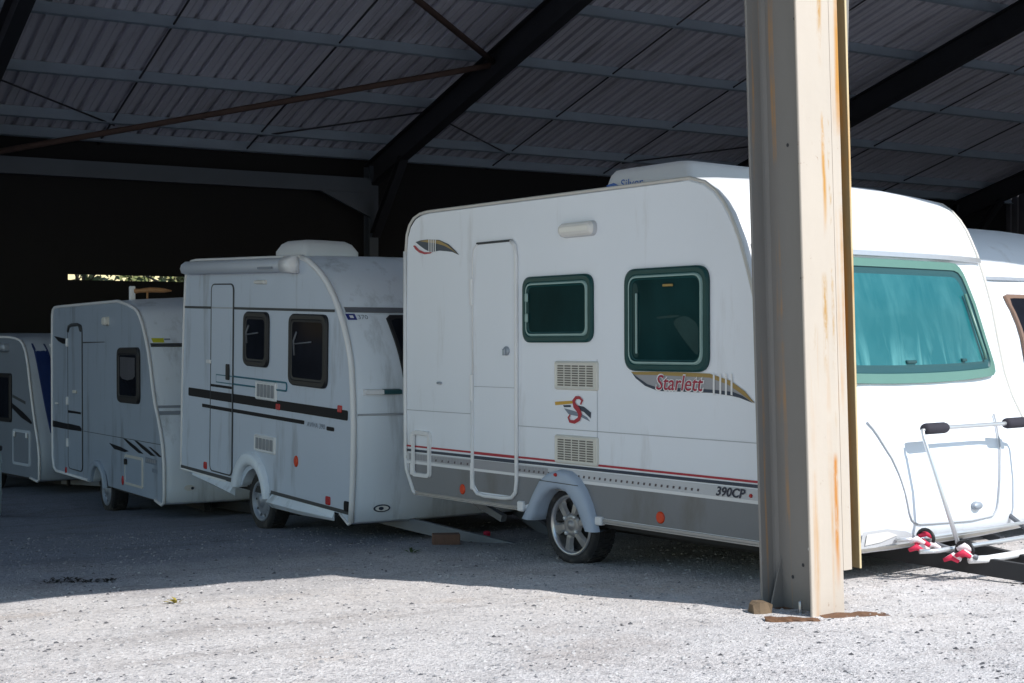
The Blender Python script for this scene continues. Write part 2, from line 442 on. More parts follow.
    def chassis(s,xf,zb,tongue=1.1,drop=0.1,mat=None,half=.62):
        f=MB(); xr=s.rear[0][0]
        f.box((xr+.1,.08,zb-.03),(xf-.1,s.W-.08,zb+.03)); 
        f.box((xr+.3,.5,zb-.13),(xf-.2,.56,zb-.03)); f.box((xr+.3,s.W-.56,zb-.13),(xf-.2,s.W-.5,zb-.03))
        f.build('chassis',M['dark'],s.o)
        a=MB(); c=s.W/2; x0=xf-.35
        zt=zb-drop
        sec=[(-.02,-.05),(.02,-.05),(.02,.05),(-.02,.05)]
        a.beam((x0,c-half,zb-.06),(xf+tongue-.1,c-.05,zt),sec); a.beam((x0,c+half,zb-.06),(xf+tongue-.1,c+.05,zt),sec)
        a.box((xf+tongue-.3,c-.07,zt-.06),(xf+tongue-.1,c+.07,zt+.06),0,.01)
        a.tube([(xf+tongue-.12,c,zt+.03),(xf+tongue+.1,c,zt+.05),(xf+tongue+.22,c,zt+.03)],[.05,.045,.05],10)
        a.tube([(xf+tongue-.2,c,zt+.06),(xf+tongue-.18,c,zt+.25),(xf+tongue-.05,c,zt+.30)],.018,8)
        return a.build('drawbar',mat or M['bar'],s.o)
def axes(fw,left,up): return dict(fw=fw,left=left,up=up)
CG='touring caravans parked under the shed roof'

# ================================================================== CARAVAN 1 (white, nearest, red lettering)
front1=[(1.075,2.488),(1.20,2.452),(1.281,2.397),(1.345,2.33),(1.40,2.251),(1.44,2.17),(1.478,2.088),(1.539,1.91),(1.592,1.734),(1.64,1.50),(1.69,1.28),(1.75,1.12),(1.83,.97),(1.90,.80),(1.935,.60),(1.945,.42),(1.92,.30),(1.87,.262),(1.60,.33)]
rear1=[(-.66,.335),(-1.85,.338),(-1.88,.345),(-1.985,.50),(-2.0,.8),(-2.0,1.6),(-1.992,2.2),(-1.976,2.328),(-1.94,2.40),(-1.88,2.452),(-1.80,2.478),(-1.70,2.488)]
A1=axes((0.62195497,-0.78303683,0.00503381),(0.78304675,0.62196285,0.0),(-0.00313084,0.00394171,0.99998733))
v=Van((0.41985,9.33,0),A1['fw'],A1['left'],A1['up'],2.4,front1,rear1,.335,bow=.11,rbow=.04,crown=.03,arch=(-.12,.31,.27))
tag(v.root('caravan'),'large white caravan with red lettering, a grey skirt and a bike rack on its nose','caravan',CG)
v.body([M['white'],M['white']])
v.edge_trim(M['trim_old'],.011)
# moulded end pieces / graphics of the door side
g=MB()
Z=lambda a,b:(a,b)
xr,xf=-1.985,1.90
v.strip(g,-1.985,xf,.60,.64,.60,.64,v.side,.003,2)          # light band
v.strip(g,-1.985,xf,.575,.60,.575,.60,v.side,.003,2)
v.strip(g,-1.985,xf,.555,.575,.555,.575,v.side,.0035,3)       # white line
v.strip(g,-1.955,xf,.49,.555,.49,.555,v.side,.003,4)
v.strip(g,-1.985,xf,.648,.668,.648,.668,v.side,.0035,1)
v.strip(g,-1.985,xf,.684,.698,.676,.690,v.side,.0035,0)
v.flat(g,[(-1.955,.49),(-1.955,.455),(-1.885,.345),(-.56,.345),(-.40,.40),(-.36,.49)],v.side,.003,4)
v.flat(g,[(.15,.49),(.19,.40),(.23,.345),(xf,.345),(xf+.01,.49)],v.side,.003,4)
for i in range(40):
    x=-.9+i*.052 if i>5 else -1.6+i*.08
    if x>1.22: break
    v.flat(g,[(x,.592),(x+.016,.592),(x+.020,.608),(x+.004,.608)],v.side,.005,5)
x=-1.95
while x<-.3:
    v.flat(g,[(x,.586),(x+.035,.586),(x+.035,.632),(x,.632)],v.side,.0045,6); x+=.0365
g.build('side_stripes',[M['red'],M['navy'],M['band_l'],M['trim'],M['band_d'],M['band_dot'],M['band_m']],v.o)
for (xa,xb,za) in ((-1.86,-.56,.318),(.24,1.9,.312)):
    sk=MB(); pr=[(.03,0),(-.012,0),(-.012,.008),(-.006,.010),(-.006,.014),(-.014,.016),(-.014,.028),(.03,.030)]
    sk.loft([[(x_,p[0],za+p[1]) for p in pr] for x_ in (xa,xb)],0,True,True); sk.build('skirt_rail',M['alu'],v.o)
cp=MB(); cp.box((-.585,-.03,.315),(-.52,.02,.385),0,.008); cp.box((.225,-.03,.30),(.29,.02,.355),0,.008); build_each(cp,'rail_end',M['trim'],v.o)
s=MB(); 
v.strip(s,-1.99,-1.12,.967,.972,.967,.972,v.side,.003); v.strip(s,-.60,1.9,.905,.910,.905,.910,v.side,.003)
v.strip(s,.228,.232,.70,1.38,.70,1.38,v.side,.003); build_each(s,'panel_seam',M['seam'],v.o)
# rail down the rear corner
v.surf_tube([(-1.995,2.2),(-2.0,1.2),(-1.998,.60),(-1.985,.51),(-1.89,.345),(-1.86,.33)],v.side,.004,.016,'corner_rail',M['trim'],closed=False)
# door
dq=rq(-1.115,-.607,.395,2.209)
d=MB(); ol=round_poly(dq,.075,6)
d.loft([[v.side(*p,o) for p in round_poly(inset_poly(dq,i),.075-i,6)] for i,o in ((0,.0),(.004,.007),(.012,.009))],0,True)
v.patch(d,round_poly(inset_poly(dq,.012),.063,6),v.side,.009,0,smooth=False)
v.strip(d,-1.105,-.617,.602,.640,.602,.640,v.side,.0105,2); v.strip(d,-1.105,-.617,.575,.602,.575,.602,v.side,.0105,2); v.strip(d,-1.105,-.617,.556,.575,.556,.575,v.side,.011,3)
v.flat(d,[(-1.10,.556),(-1.10,.46),(-1.05,.41),(-.67,.41),(-.622,.46),(-.622,.556)],v.side,.0105,4)
v.strip(d,-1.105,-.617,.643,.668,.643,.668,v.side,.0105,1); v.strip(d,-1.105,-.617,.678,.698,.677,.697,v.side,.0105,5)
v.strip(d,-1.10,-.62,1.170,1.174,1.170,1.174,v.side,.0105,6)
dd=d.build('door',[M['white'],M['navy'],M['band_m'],M['trim'],M['band_d'],M['red'],M['seam']],v.o)
lowfr=[(-1.112,1.0),(-1.114,.50)]+[p for p in round_poly(dq,.09,8)[5:13]]
fr=MB(); fr.tube([v.side(p[0],p[1],.012) for p in [(-1.116,1.25),(-1.118,.50),(-1.105,.43),(-1.06,.395),(-.98,.385),(-.74,.388),(-.66,.40),(-.618,.44),(-.606,.52),(-.605,2.1),(-.62,2.17),(-.66,2.205)]],.015,8)
fr.tube([v.side(p[0],p[1],.010) for p in [(-1.116,1.25),(-1.114,2.10),(-1.10,2.17),(-1.05,2.206)]],.007,6)
fr.build('door_frame',M['trim'],dd)
tp=MB(); tp.tube([v.side(-1.06,2.208,.012),v.side(-.65,2.209,.012)],.008,6); tp.build('drip_rail',M['seam_d'],dd)
for zc in (1.86,1.16,.52):
    h=MB(); h.box((-1.135,-.03,zc-.10),(-1.105,0,zc+.10),0,.008); build_each(h,'hinge',M['trim'],dd)
lk=MB(); lk.lathe([(.032,-.010),(.032,-.022),(.022,-.028),(.001,-.028)],(-.713,0,1.431),16,0); lk.box((-.735,-.040,1.40),(-.70,-.028,1.445),0,.006); lk.build('door_lock',M['galv'],dd)
# side windows
st=[(0,0,0),(.0,.016,0),(.012,.026,0),(.036,.026,0),(.043,.020,0),(.050,.029,1),(.059,.029,1),(.065,.019,0),(.072,.017,0)]
w=v.window(rq(-.532,.199,1.49,1.944),.085,v.side,[M['green_fr'],M['green_lt']],M['pane'],st)
for zc in (1.66,1.80):
    c=MB(); c.box((-.485,-.036,zc-.03),(-.455,-.02,zc+.03),0,.006); build_each(c,'catch',M['green_lt'],w)
w=v.window(rq(.503,1.237,1.31,1.955),.10,v.side,[M['green_fr'],M['green_lt']],M['pane'],st)
M['hint']=pmat('pane_interior',(.014,.050,.052),.25,var=.5,scale=5,spec=.1)
for P_ in ([(.585,1.40),(.64,1.39),(.655,1.62),(.63,1.86),(.585,1.87)],[(.93,1.62),(1.02,1.52),(1.158,1.395),(1.16,1.60),(1.05,1.66)],[(.80,1.635),(1.0,1.645),(1.0,1.66),(.80,1.65)]):
    c=MB(); v.patch(c,round_poly(P_,.05,4),v.side,.0185,0,smooth=False); c.build('curtain',M['hint'],w)
c=MB(); c.box((.62,-.034,1.42),(.635,-.02,1.80),0,.004); build_each(c,'stay',M['green_lt'],w)
c=MB(); c.box((.86,-.030,1.835),(.95,-.019,1.85),0,.004); build_each(c,'catch',M['gold'],w)
# vents
v.vent(-.196,.243,1.172,1.366,[M['cream'],M['slot']],9,5); v.vent(-.196,.243,.675,.870,[M['cream'],M['slot']],9,5)
# emblems
e=MB()
F=lambda pts,off,mi:v.flat(e,pts,v.side,off,mi)
F([(-1.856,2.265),(-1.785,2.275),(-1.697,2.276),(-1.541,2.264),(-1.423,2.226),(-1.340,2.177),(-1.288,2.137),(-1.373,2.164),(-1.457,2.175),(-1.542,2.183),(-1.654,2.177),(-1.732,2.203),(-1.803,2.237)],.003,0)
F([(-1.802,2.270),(-1.697,2.273),(-1.541,2.259),(-1.432,2.219),(-1.357,2.176),(-1.307,2.146),(-1.390,2.185),(-1.474,2.216),(-1.576,2.239),(-1.697,2.254)],.005,1)
F([(-1.886,2.238),(-1.860,2.240),(-1.803,2.203),(-1.732,2.181),(-1.628,2.176),(-1.654,2.167),(-1.732,2.165),(-1.803,2.181),(-1.856,2.209)],.005,2)
for bar in [[(-1.676,2.275),(-1.664,2.274),(-1.664,2.176),(-1.676,2.177)],[(-1.648,2.273),(-1.636,2.273),(-1.636,2.175),(-1.649,2.175)],[(-1.620,2.272),(-1.608,2.271),(-1.609,2.173),(-1.621,2.174)],[(-1.593,2.270),(-1.581,2.269),(-1.581,2.172),(-1.593,2.172)]]:
    F(bar,.007,3)
e.build('leaf_emblem',[M['navy'],M['gold'],M['red'],M['trim']],v.o)
e=MB()
F([(0.554,1.300),(0.798,1.304),(0.961,1.304),(1.235,1.300),(1.404,1.261),(1.514,1.202),(1.589,1.141),(1.477,1.174),(1.404,1.190),(1.254,1.198),(1.060,1.200),(0.797,1.199),(0.703,1.225),(0.619,1.260)],.003,0)
F([(0.565,1.295),(0.619,1.267),(0.703,1.228),(0.797,1.208),(1.060,1.212),(1.254,1.208),(1.422,1.199),(1.495,1.179),(1.582,1.137),(1.477,1.165),(1.404,1.176),(1.254,1.188),(1.060,1.189),(0.797,1.188),(0.682,1.217),(0.597,1.263)],.005,1)
F([(0.554,1.303),(0.798,1.307),(0.961,1.307),(1.235,1.303),(1.404,1.264),(1.514,1.205),(1.592,1.137),(1.549,1.156),(1.477,1.195),(1.385,1.240),(1.235,1.279),(0.961,1.284),(0.797,1.287),(0.587,1.286)],.005,2)
for bar in [[(1.264,1.303),(1.279,1.301),(1.278,1.172),(1.263,1.178)],[(1.317,1.304),(1.332,1.302),(1.331,1.174),(1.316,1.179)],[(1.362,1.305),(1.376,1.302),(1.376,1.175),(1.361,1.180)],[(1.406,1.306),(1.421,1.303),(1.420,1.177),(1.405,1.182)]]:
    F(bar,.0065,3)
e.build('name_swoosh',[M['band_m'],M['navy'],M['gold'],M['trim']],v.o)
t=MB(); v.text(t,'Starlett',.775,1.188,.42,.108,v.side,.0075,1,.042,.20); v.text(t,'Starlett',.784,1.195,.402,.094,v.side,.009,0,.010,.20); t.build('name_lettering',[M['txt_red'],M['trim']],v.o)
t=MB(); v.text(t,'390CP',1.285,.578,.235,.058,v.side,.0075,0,.028,.25); t.build('model_lettering',M['txt_navy'],v.o)
e=MB()
F([(-0.199,1.088),(-0.104,1.096),(0.009,1.102),(0.005,1.085),(-0.104,1.073),(-0.195,1.066)],.003,0)
F([(-0.114,1.068),(-0.036,1.072),(-0.032,1.058),(-0.104,1.055)],.003,1)
F([(0.028,1.073),(0.099,1.065),(0.169,1.030),(0.165,0.990),(0.099,1.030),(0.041,1.045)],.003,1)
F([(-0.104,1.048),(-0.017,1.036),(0.055,1.023),(0.127,0.998),(0.161,0.969),(0.070,0.996),(0.012,1.002),(-0.056,1.009)],.003,2)
Sp=[(0.066,1.079),(0.084,1.105),(0.059,1.124),(0.021,1.123),(-0.003,1.100),(0.009,1.069),(0.043,1.045),(0.062,1.016),(0.051,0.982),(0.004,0.960),(-0.042,0.963),(-0.056,0.988),(-0.038,1.007)]
wd=[.006,.010,.010,.011,.014,.018,.020,.019,.015,.012,.010,.009,.005]
for i in range(len(Sp)-1):
    a,b=Vector(Sp[i]),Vector(Sp[i+1]); a0=Vector(Sp[max(i-1,0)]); b1=Vector(Sp[min(i+2,len(Sp)-1)])
    ta=(b-a0).normalized(); tb=(b1-a).normalized(); na=Vector((-ta.y,ta.x))*wd[i]; nb=Vector((-tb.y,tb.x))*wd[i+1]
    F([a+na,b+nb,b-nb,a-na],.006,3)
e.build('letter_emblem',[M['or_dec'],M['navy'],M['slate'],M['red']],v.o)
# awning lamp
L=MB(); q=rq(-.125,.232,2.19,2.292)
ol=v.ringstack(L,q,v.side,[(0,0,0),(.005,.03,0),(.018,.05,1),(.035,.056,1)],.05); v.patch(L,ol,v.side,.056,1); L.build('awning_lamp',[M['band_l'],M['lens']],v.o)
# service hatch
hq=[(-1.905,.455),(-1.650,.462),(-1.650,.835),(-1.885,.800)]
h=MB(); ol=v.ringstack(h,rq(-1.90,-1.652,.458,.815),v.side,[(0,0,0),(.003,.022,0),(.030,.022,0),(.034,.008,0)],.045)
hh=h.build('service_hatch',M['trim'],v.o)
h=MB(); h.box((-1.915,-.028,.47),(-1.885,-.006,.56),0,.008); h.box((-1.915,-.028,.70),(-1.885,-.006,.80),0,.008); build_each(h,'hinge',M['trim'],hh)
k=MB(); k.box((-1.565,-.02,1.178),(-1.515,0,1.195),0,.005); k.build('peg',M['galv'],v.o)
# wheel, arch, lights
outer=[(-.455,.285),(-.43,.33),(-.38,.40),(-.335,.47),(-.27,.56),(-.18,.62),(-.07,.648),(.04,.64),(.12,.60),(.19,.53),(.245,.44),(.28,.35),(.305,.262)]
inner=[(-.38,.275),(-.345,.275),(-.318,.33),(-.29,.39),(-.235,.45),(-.165,.50),(-.075,.517),(.015,.495),(.075,.44),(.125,.385),(.165,.315),(.185,.28),(.20,.26)]
sh=lambda q:[(a-.055,b-.01) for a,b in q]
v.archpart(sh(outer),sh(inner),M['arch'],.055)
cl=MB(); v.strip(cl,-.30,.10,.550,.555,.543,.548,lambda a,b,o:(a,-.058,b),0); cl.build('arch_seam',M['seam_d'],v.o)
v.wheel(-.115,.255,.27,.208,.185,'alloy',.06); v.wheel(-.115,.255,.27,.208,.185,'alloy',.06,True)
v.lens(-1.253,.410,.032,.038,M['orange']); v.lens(.815,.402,.037,.038,M['orange'])
v.lens(-.13,.602,.014,.012,M['redlens'],surf=lambda a,b,o:(a,-.055-o,b),name='marker'); v.lens(1.56,.60,.012,.012,M['redlens'],name='marker')
v.chassis(1.87,.30,1.15,.14,M['dark'],.34)
sj=MB()
for xx,yy in ((-1.5,.3),(-1.5,2.1),(1.5,.3),(1.5,2.1)):
    sj.beam((xx,yy,.28),(xx+.35,yy,.18),rect(.05,.05)); 
build_each(sj,'corner_steady',M['steel_dk'],v.o)
# roof fittings
def roofbox(v,x0,x1,y0,y1,zb,h,mat,name,e=.06):
    mb=MB(); R=[]
    for (i,z) in ((0,zb-.03),(0,zb+h*.35),(e*.6,zb+h*.8),(e*1.3,zb+h),(e*3,zb+h*1.08)):
        R.append([(p[0],p[1],z) for p in round_poly(rq(x0+i*1.2,x1-i*1.6,y0+i,y1-i),.07,4)])
    mb.loft(R,0,True,True,True); return mb.build(name,mat,v.o)
rb=roofbox(v,-.09,.74,.35,1.2,2.50,.165,M['roofbox'],'roof_unit',.03)
t=MB(); fs=lambda a,b,o:(a,.345-o,b)
v.text(t,'Silver',.09,2.530,.22,.060,fs,.004,0,.0,.1); v.flat(t,[(-.055,2.525),(.06,2.525),(.07,2.555),(.02,2.575),(-.05,2.565)],fs,.004,0); t.build('unit_lettering',M['blue_ink'],rb)
roofbox(v,-1.72,-1.22,.6,1.1,2.50,.055,M['roofbox'],'roof_light',.03)
# nose: rail, front window, boot, lamp recess
fr=MB()
for (zz,o) in ((2.045,.018),):
    R=[]
    for i in range(25):
        y=.06+(2.36-.06)*i/24
        R.append([v.face(y,zz-.022,.0),v.face(y,zz-.018,.028),v.face(y,zz+.012,.028),v.face(y,zz+.022,.0)])
    fr.loft(R,0,False)
fr.build('front_rail',M['alu_l'],v.o)
qf=[(.20,1.265),(2.21,1.265),(2.00,2.012),(.41,2.012)]
fw_=MB()
def dense(q,n=10):
    out=[]
    for i in range(len(q)):
        a,b=Vector(q[i]),Vector(q[(i+1)%len(q)])
        for k in range(n): out.append(tuple(a+(b-a)*k/n))
    return out
def fring(ins,r):
    q=inset_poly(qf,ins); ol=round_poly(q,r,6); out=[]
    for i in range(len(ol)):
        a,b=Vector(ol[i]),Vector(ol[(i+1)%len(ol)]); m=max(1,int((b-a).length/.12))
        for k in range(m):
            p=a+(b-a)*k/m
            zz=p.y
            if zz<1.5: zz-=.035*(1-abs((p.x-1.205)/1.0)**2)*(1.5-zz)/.235   # sagging lower edge
            out.append((p.x,zz))
    return out
rings=[]
steps=[(0,.0),(.004,.022),(.055,.026)]
def resamp(ol,n=96):
    P=[Vector(p) for p in ol]; P.append(P[0]); d=[0]
    for a,b in zip(P,P[1:]): d.append(d[-1]+(b-a).length)
    out=[]; j=0
    for i in range(n):
        t=d[-1]*i/n
        while d[j+1]<t: j+=1
        k=(t-d[j])/max(d[j+1]-d[j],1e-9); q=P[j].lerp(P[j+1],k); out.append((q.x,q.y))
    return out
def FR(ins,r,o): return [v.face(p[0],p[1],o) for p in resamp(fring(ins,r))]
fw_.loft([FR(0,.09,0),FR(.004,.09,.022),FR(.055,.075,.026)],0,True,False,False)
fw_.loft([FR(.055,.075,.026),FR(.060,.075,.016),FR(.085,.07,.012),FR(.10,.07,.012)],1,True,False,False)
wf=fw_.build('front_window',[M['mint'],M['hand_green']],v.o)
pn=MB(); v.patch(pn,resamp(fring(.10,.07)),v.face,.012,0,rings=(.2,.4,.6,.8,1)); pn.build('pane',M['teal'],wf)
c=MB(); c.tube([v.face(2.045,1.36+.012,.03),v.face(2.035,1.42,.035),v.face(1.93,1.80,.035)],.012,6); build_each(c,'stay',M['mint'],wf)
c=MB(); c.box((1.75,1.15,1.355),(1.81,1.25,1.375),0,.005); c.box((1.75,1.75,1.36),(1.80,1.80,1.38),0,.005); build_each(c,'catch',M['hand_green'],wf)
bt=MB(); 
bp=[(.62,1.02),(.66,.96),(.70,.86),(.77,.70),(.81,.55),(.83,.455),(.86,.42),(.92,.408),(1.2,.395),(1.45,.385),(1.7,.395),(1.75,.45),(1.79,.60),(1.85,.78),(1.92,.94),(1.95,1.02)]
bt.tube([v.face(p[0],p[1],.003) for p in resamp(bp+bp[::-1][1:-1],90)[:46]],.006,6); bt.build('boot_seam',M['seam'],v.o)
hd=MB()
for i,(rr,o) in enumerate(((1,0),)):
    ol=[(1.50+.05*math.cos(2*PI*k/16),.475+.026*math.sin(2*PI*k/16)) for k in range(16)]
    hd.loft([[v.face(1.50+(p[0]-1.50)*k_,.475+(p[1]-.475)*k_,o_) for p in ol] for k_,o_ in ((1,0),(.95,.02),(.7,.03))],0,True,True,True)
hd.build('boot_handle',M['galv'],v.o)
lr=MB(); v.patch(lr,[(.42,.40),(.62,.405),(.80,.375),(.95,.32),(.75,.315),(.55,.30),(.42,.30)],v.face,.004,0); v.flat(lr,[(.45,.385),(.62,.39),(.72,.36),(.58,.33),(.45,.32)],v.face,.010,1); lr.build('nose_lamp',[M['band_l'],M['lens']],v.o)
ls=MB(); 
R=[]
for i in range(21):
    y=.02+(2.36)*i/20
    R.append([v.face(y,.30,.004),v.face(y,.275,.006),v.face(y,.262,-.03)])
ls.loft(R,0,False); ls.build('nose_lip',M['trim_old'],v.o)
# bicycle rack on the nose
rk=empty('bike_rack'); rk.parent=v.o
a=MB()
up_=[(2.33,.93,.27),(2.20,.90,.66),(2.115,.875,.93),(2.10,.885,.965),(2.10,.93,.975),(2.10,1.45,.975),(2.10,1.97,.975),(2.10,2.02,.965),(2.115,2.03,.93),(2.2,2.0,.66),(2.33,1.97,.27)]
a.tube(up_,.013,10)
a.build('hoop',M['alu_l'],rk)
for y0 in (.90,1.75):
    f=MB(); f.tube([(2.10,y0,.975),(2.10,y0+.02,.975),(2.10,y0+.20,.975),(2.10,y0+.22,.975)],[.028,.034,.034,.028],12); f.build('foam_grip',M['foam'],rk)
for (xx,zz,r_) in ((2.10,.335,.012),(2.26,.285,.014),(2.43,.235,.022)):
    p=MB(); 
    ys_=.70 if r_<.02 else .93
    p.tube([(xx-.05,ys_,zz),(xx,ys_+.1,zz),(xx+.01,1.45,zz),(xx,2.1,zz),(xx-.05,2.2,zz)],r_,8); p.build('wheel_rail',M['alu_l'] if r_<.02 else M['trim'],rk)
p=MB(); 
for yy in (.95,1.95): p.tube([(1.96,yy,.40),(2.12,yy,.30),(2.42,yy,.25)],.016,8)
build_each(p,'bracket',M['steel_dk'],rk)
for (cx,cy,cz) in ((2.18,.78,.33),(2.36,.90,.27)):
    hoop=MB(); hoop.tube([(cx+.055*math.cos(t_),cy+.02,cz+.02+.05*math.sin(t_)) for t_ in [PI*k/8 for k in range(-1,10)]],.011,6); hoop.build('wheel_holder',M['black'],rk)
    for j in range(6):
        st_=MB(); ox,oy,oz=(random.uniform(-.03,.05),random.uniform(-.09,.12),random.uniform(-.05,.03))
        st_.tube([(cx+ox-.03,cy+oy-.03,cz+oz),(cx+ox,cy+oy,cz+oz+.02),(cx+ox+.03,cy+oy+.03,cz+oz-.005)],[.011,.019,.012],7); st_.build('strap',M['strapr'] if j%2 else M['strapw'],rk)

# ================================================================== CARAVAN 2 (black stripes, roof unit, rolled awning)
front2=[(.80,2.512),(.873,2.502),(1.0,2.47),(1.133,2.413),(1.25,2.35),(1.362,2.274),(1.47,2.17),(1.566,2.057),(1.65,1.93),(1.722,1.794),(1.765,1.68),(1.792,1.573),(1.82,1.35),(1.838,1.1),(1.835,.719),(1.825,.50),(1.812,.33),(1.75,.30),(1.6,.37)]
rear2=[(-.70,.38),(-1.836,.385),(-1.838,.5),(-1.832,.9),(-1.826,1.303),(-1.80,1.9),(-1.77,2.30),(-1.74,2.42),(-1.70,2.475),(-1.62,2.51),(-1.5,2.52)]
A2=axes((0.57561288,-0.81730024,-0.02627036),(0.81758241,0.57581161,0.0),(0.01512678,-0.02147819,0.99965487))
v=Van((-2.34964,12.9,-.266),A2['fw'],A2['left'],A2['up'],2.25,front2,rear2,.38,bow=.07,crown=.02,arch=(-.05,.32,.25))
tag(v.root('caravan'),'white caravan with two black side stripes, a rolled awning and a boxy roof unit','caravan',CG)
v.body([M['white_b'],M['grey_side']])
v.edge_trim(M['trim'],.014)
ft=MB(); ft.tube([(p[0]-.002,-.012,p[1]) for p in front2[1:-2]],.026,8); ft.build('front_corner_strip',M['trim'],v.o)
g=MB()
v.flat(g,round_poly(rq(-1.66,1.718,1.148,1.232),.02,3),v.side,.003,0)
v.flat(g,round_poly(rq(-1.305,.935,1.056,1.090),.008,2),v.side,.003,0); v.flat(g,round_poly(rq(1.345,1.485,1.040,1.074),.015,3),v.side,.003,0)
v.strip(g,-1.80,1.47,2.035,2.058,2.035,2.058,v.side,.003,1)
g.build('side_stripes',[M['stripe_k'],M['seam_d']],v.o)
t=MB(); v.text(t,'AVIVA 390',.985,1.045,.335,.042,v.side,.0045,0,0,.1); t.build('model_lettering',M['slate'],v.o)
tl=MB(); tl.tube([v.side(p[0],p[1],.004) for p in round_poly(rq(-.95,.588,1.325,1.398),.025,3)],.008,4,0,True); tl.build('teal_outline',M['teal_line'],v.o)
dq=rq(-1.085,-.565,.448,2.275)
d=MB(); d.loft([[v.side(*p,o) for p in round_poly(inset_poly(dq,i),.07-i,6)] for i,o in ((0,.0),(.004,.008),(.012,.010))],0,True)
v.patch(d,round_poly(inset_poly(dq,.012),.058,6),v.side,.010,0,smooth=False)
v.strip(d,-1.075,-.575,1.148,1.232,1.148,1.232,v.side,.012,1); v.strip(d,-1.075,-.575,1.056,1.090,1.056,1.090,v.side,.012,1)
v.strip(d,-1.075,-.575,1.275,1.300,1.275,1.300,v.side,.012,1); v.strip(d,-1.075,-.575,2.04,2.055,2.04,2.055,v.side,.011,2)
v.strip(d,-.95,-.575,1.392,1.402,1.392,1.402,v.side,.012,3); v.strip(d,-.95,-.575,1.320,1.330,1.320,1.330,v.side,.012,3)
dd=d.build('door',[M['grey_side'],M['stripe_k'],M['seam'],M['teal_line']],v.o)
v.surf_tube(round_poly(dq,.07,6),v.side,.006,.0075,'door_seal',M['seam_d'],True,dd)
h=MB(); h.box((-.695,-.03,1.36),(-.625,-.008,1.51),0,.012); h.build('door_handle',M['black'],dd)
for zc in (1.52,): 
    h=MB(); h.box((-1.16,-.03,zc-.02),(-1.06,-.008,zc+.015),0,.006); build_each(h,'hinge',M['trim'],dd)
stk=[(0,0,0),(.0,.014,0),(.012,.030,0),(.045,.030,0),(.052,.024,0),(.07,.022,0)]
for q_ in (rq(-.305,.222,1.513,2.02),rq(.648,1.36,1.386,2.013)):
    w=v.window(q_,.09,v.side,[M['black']],M['pane_k'],stk)
    x0,x1=q_[0][0],q_[1][0]; z0,z1=q_[0][1],q_[2][1]
    hx=x0+(x1-x0)*.18; pr=MB()
    c=MB(); c.tube([v.side(hx,z0+(z1-z0)*.42,.027),v.side(hx-.015,z0+(z1-z0)*.62,.027),v.side(hx+.04,z0+(z1-z0)*.75,.027)],.009,6)
    c.tube([v.side(hx,z0+(z1-z0)*.58,.027),v.side(hx+(x1-x0)*.45,z0+(z1-z0)*.62,.027)],.007,6); build_each(c,'stay',M['steel_dk'],w)
v.vent(-.045,.39,1.214,1.39,[M['trim'],M['slot_g']],1,5); v.vent(-.063,.378,.735,.895,[M['trim'],M['slot_g']],1,5)
L=MB(); ol=v.ringstack(L,rq(-.06,.16,2.272,2.312),v.side,[(0,0,0),(.004,.03,0),(.012,.04,0)],.018); v.patch(L,ol,v.side,.04,0); L.build('awning_lamp',M['lens'],v.o)
aw=MB(); R=[]
for xx,k in ((-1.69,.8),(-1.66,1),(.60,1),(.61,1)):
    R.append([(xx,-.0,2.50),(xx,-.05*k,2.505),(xx,-.095*k,2.47),(xx,-.105*k,2.43),(xx,-.09*k,2.39),(xx,-.05*k,2.375),(xx,0,2.385)])
aw.loft(R,0,True,True,True)
awo=aw.build('awning_case',M['awn'],v.o)
ae=MB(); R=[]
for xx,k in ((.612,1.06),(.76,1.06),(.80,.9)):
    R.append([(xx,.0,2.515),(xx,-.055*k,2.515),(xx,-.10*k,2.475),(xx,-.11*k,2.43),(xx,-.095*k,2.38),(xx,-.05*k,2.365),(xx,0,2.37)])
ae.loft(R,0,True,True,True); ae.build('awning_end_cap',M['trim'],awo)
t=MB(); t.box((.18,-.112,2.405),(.48,-.104,2.425)); t.build('awning_badge',M['slate'],awo)
outer=[(-.52,.36),(-.50,.45),(-.46,.53),(-.38,.62),(-.28,.69),(-.17,.715),(-.05,.71),(.06,.67),(.15,.60),(.21,.52),(.245,.43),(.262,.36),(.27,.33)]
inner=[(-.40,.36),(-.375,.40),(-.35,.46),(-.31,.52),(-.24,.57),(-.155,.595),(-.06,.59),(.02,.56),(.09,.50),(.135,.44),(.16,.38),(.175,.34),(.18,.32)]
v.archpart(outer,inner,M['white_b'],.05)
v.wheel(-.075,.265,.275,.19,.18,'steel',.07); v.wheel(-.075,.265,.275,.19,.18,'steel',.07,True)
for (x,z,rx,rz,mm,sq) in ((-1.21,.482,.035,.035,'redlens',True),(.786,.722,.037,.050,'orange',False),(1.388,.451,.040,.036,'redlens',True),(.417,1.174,.04,.028,'redlens',True),(1.578,1.236,.035,.03,'redlens',True)):
    v.lens(x,z,rx,rz,M[mm],square=sq)
v.lens(1.715,.444,.042,.042,M['stripe_k'],name='socket',square=True)
sk=MB(); sk.box((-1.836,-.006,.385),(-.58,.01,.425)); sk.box((.29,-.006,.378),(1.79,.01,.408)); build_each(sk,'skirt_strip',M['seam_d'],v.o)
sp=MB()
sp.loft([[(-1.52,-.0,.383),(-1.52,-.02,.36),(-1.5,0,.345)],[(-.95,0,.383),(-.95,-.05,.335),(-.95,0,.30)],[(-.50,0,.383),(-.50,-.06,.30),(-.50,0,.265)]],0,True,True)
sp.loft([[(.30,0,.377),(.30,-.06,.31),(.30,0,.255)],[(.9,0,.377),(.9,-.05,.31),(.9,0,.265)],[(1.50,0,.377),(1.50,-.02,.32),(1.50,0,.295)]],0,True,True)
build_each(sp,'skirt_panel',M['white_b'],v.o)
v.chassis(1.8,.36,1.75,.22,M['bar'],.7)
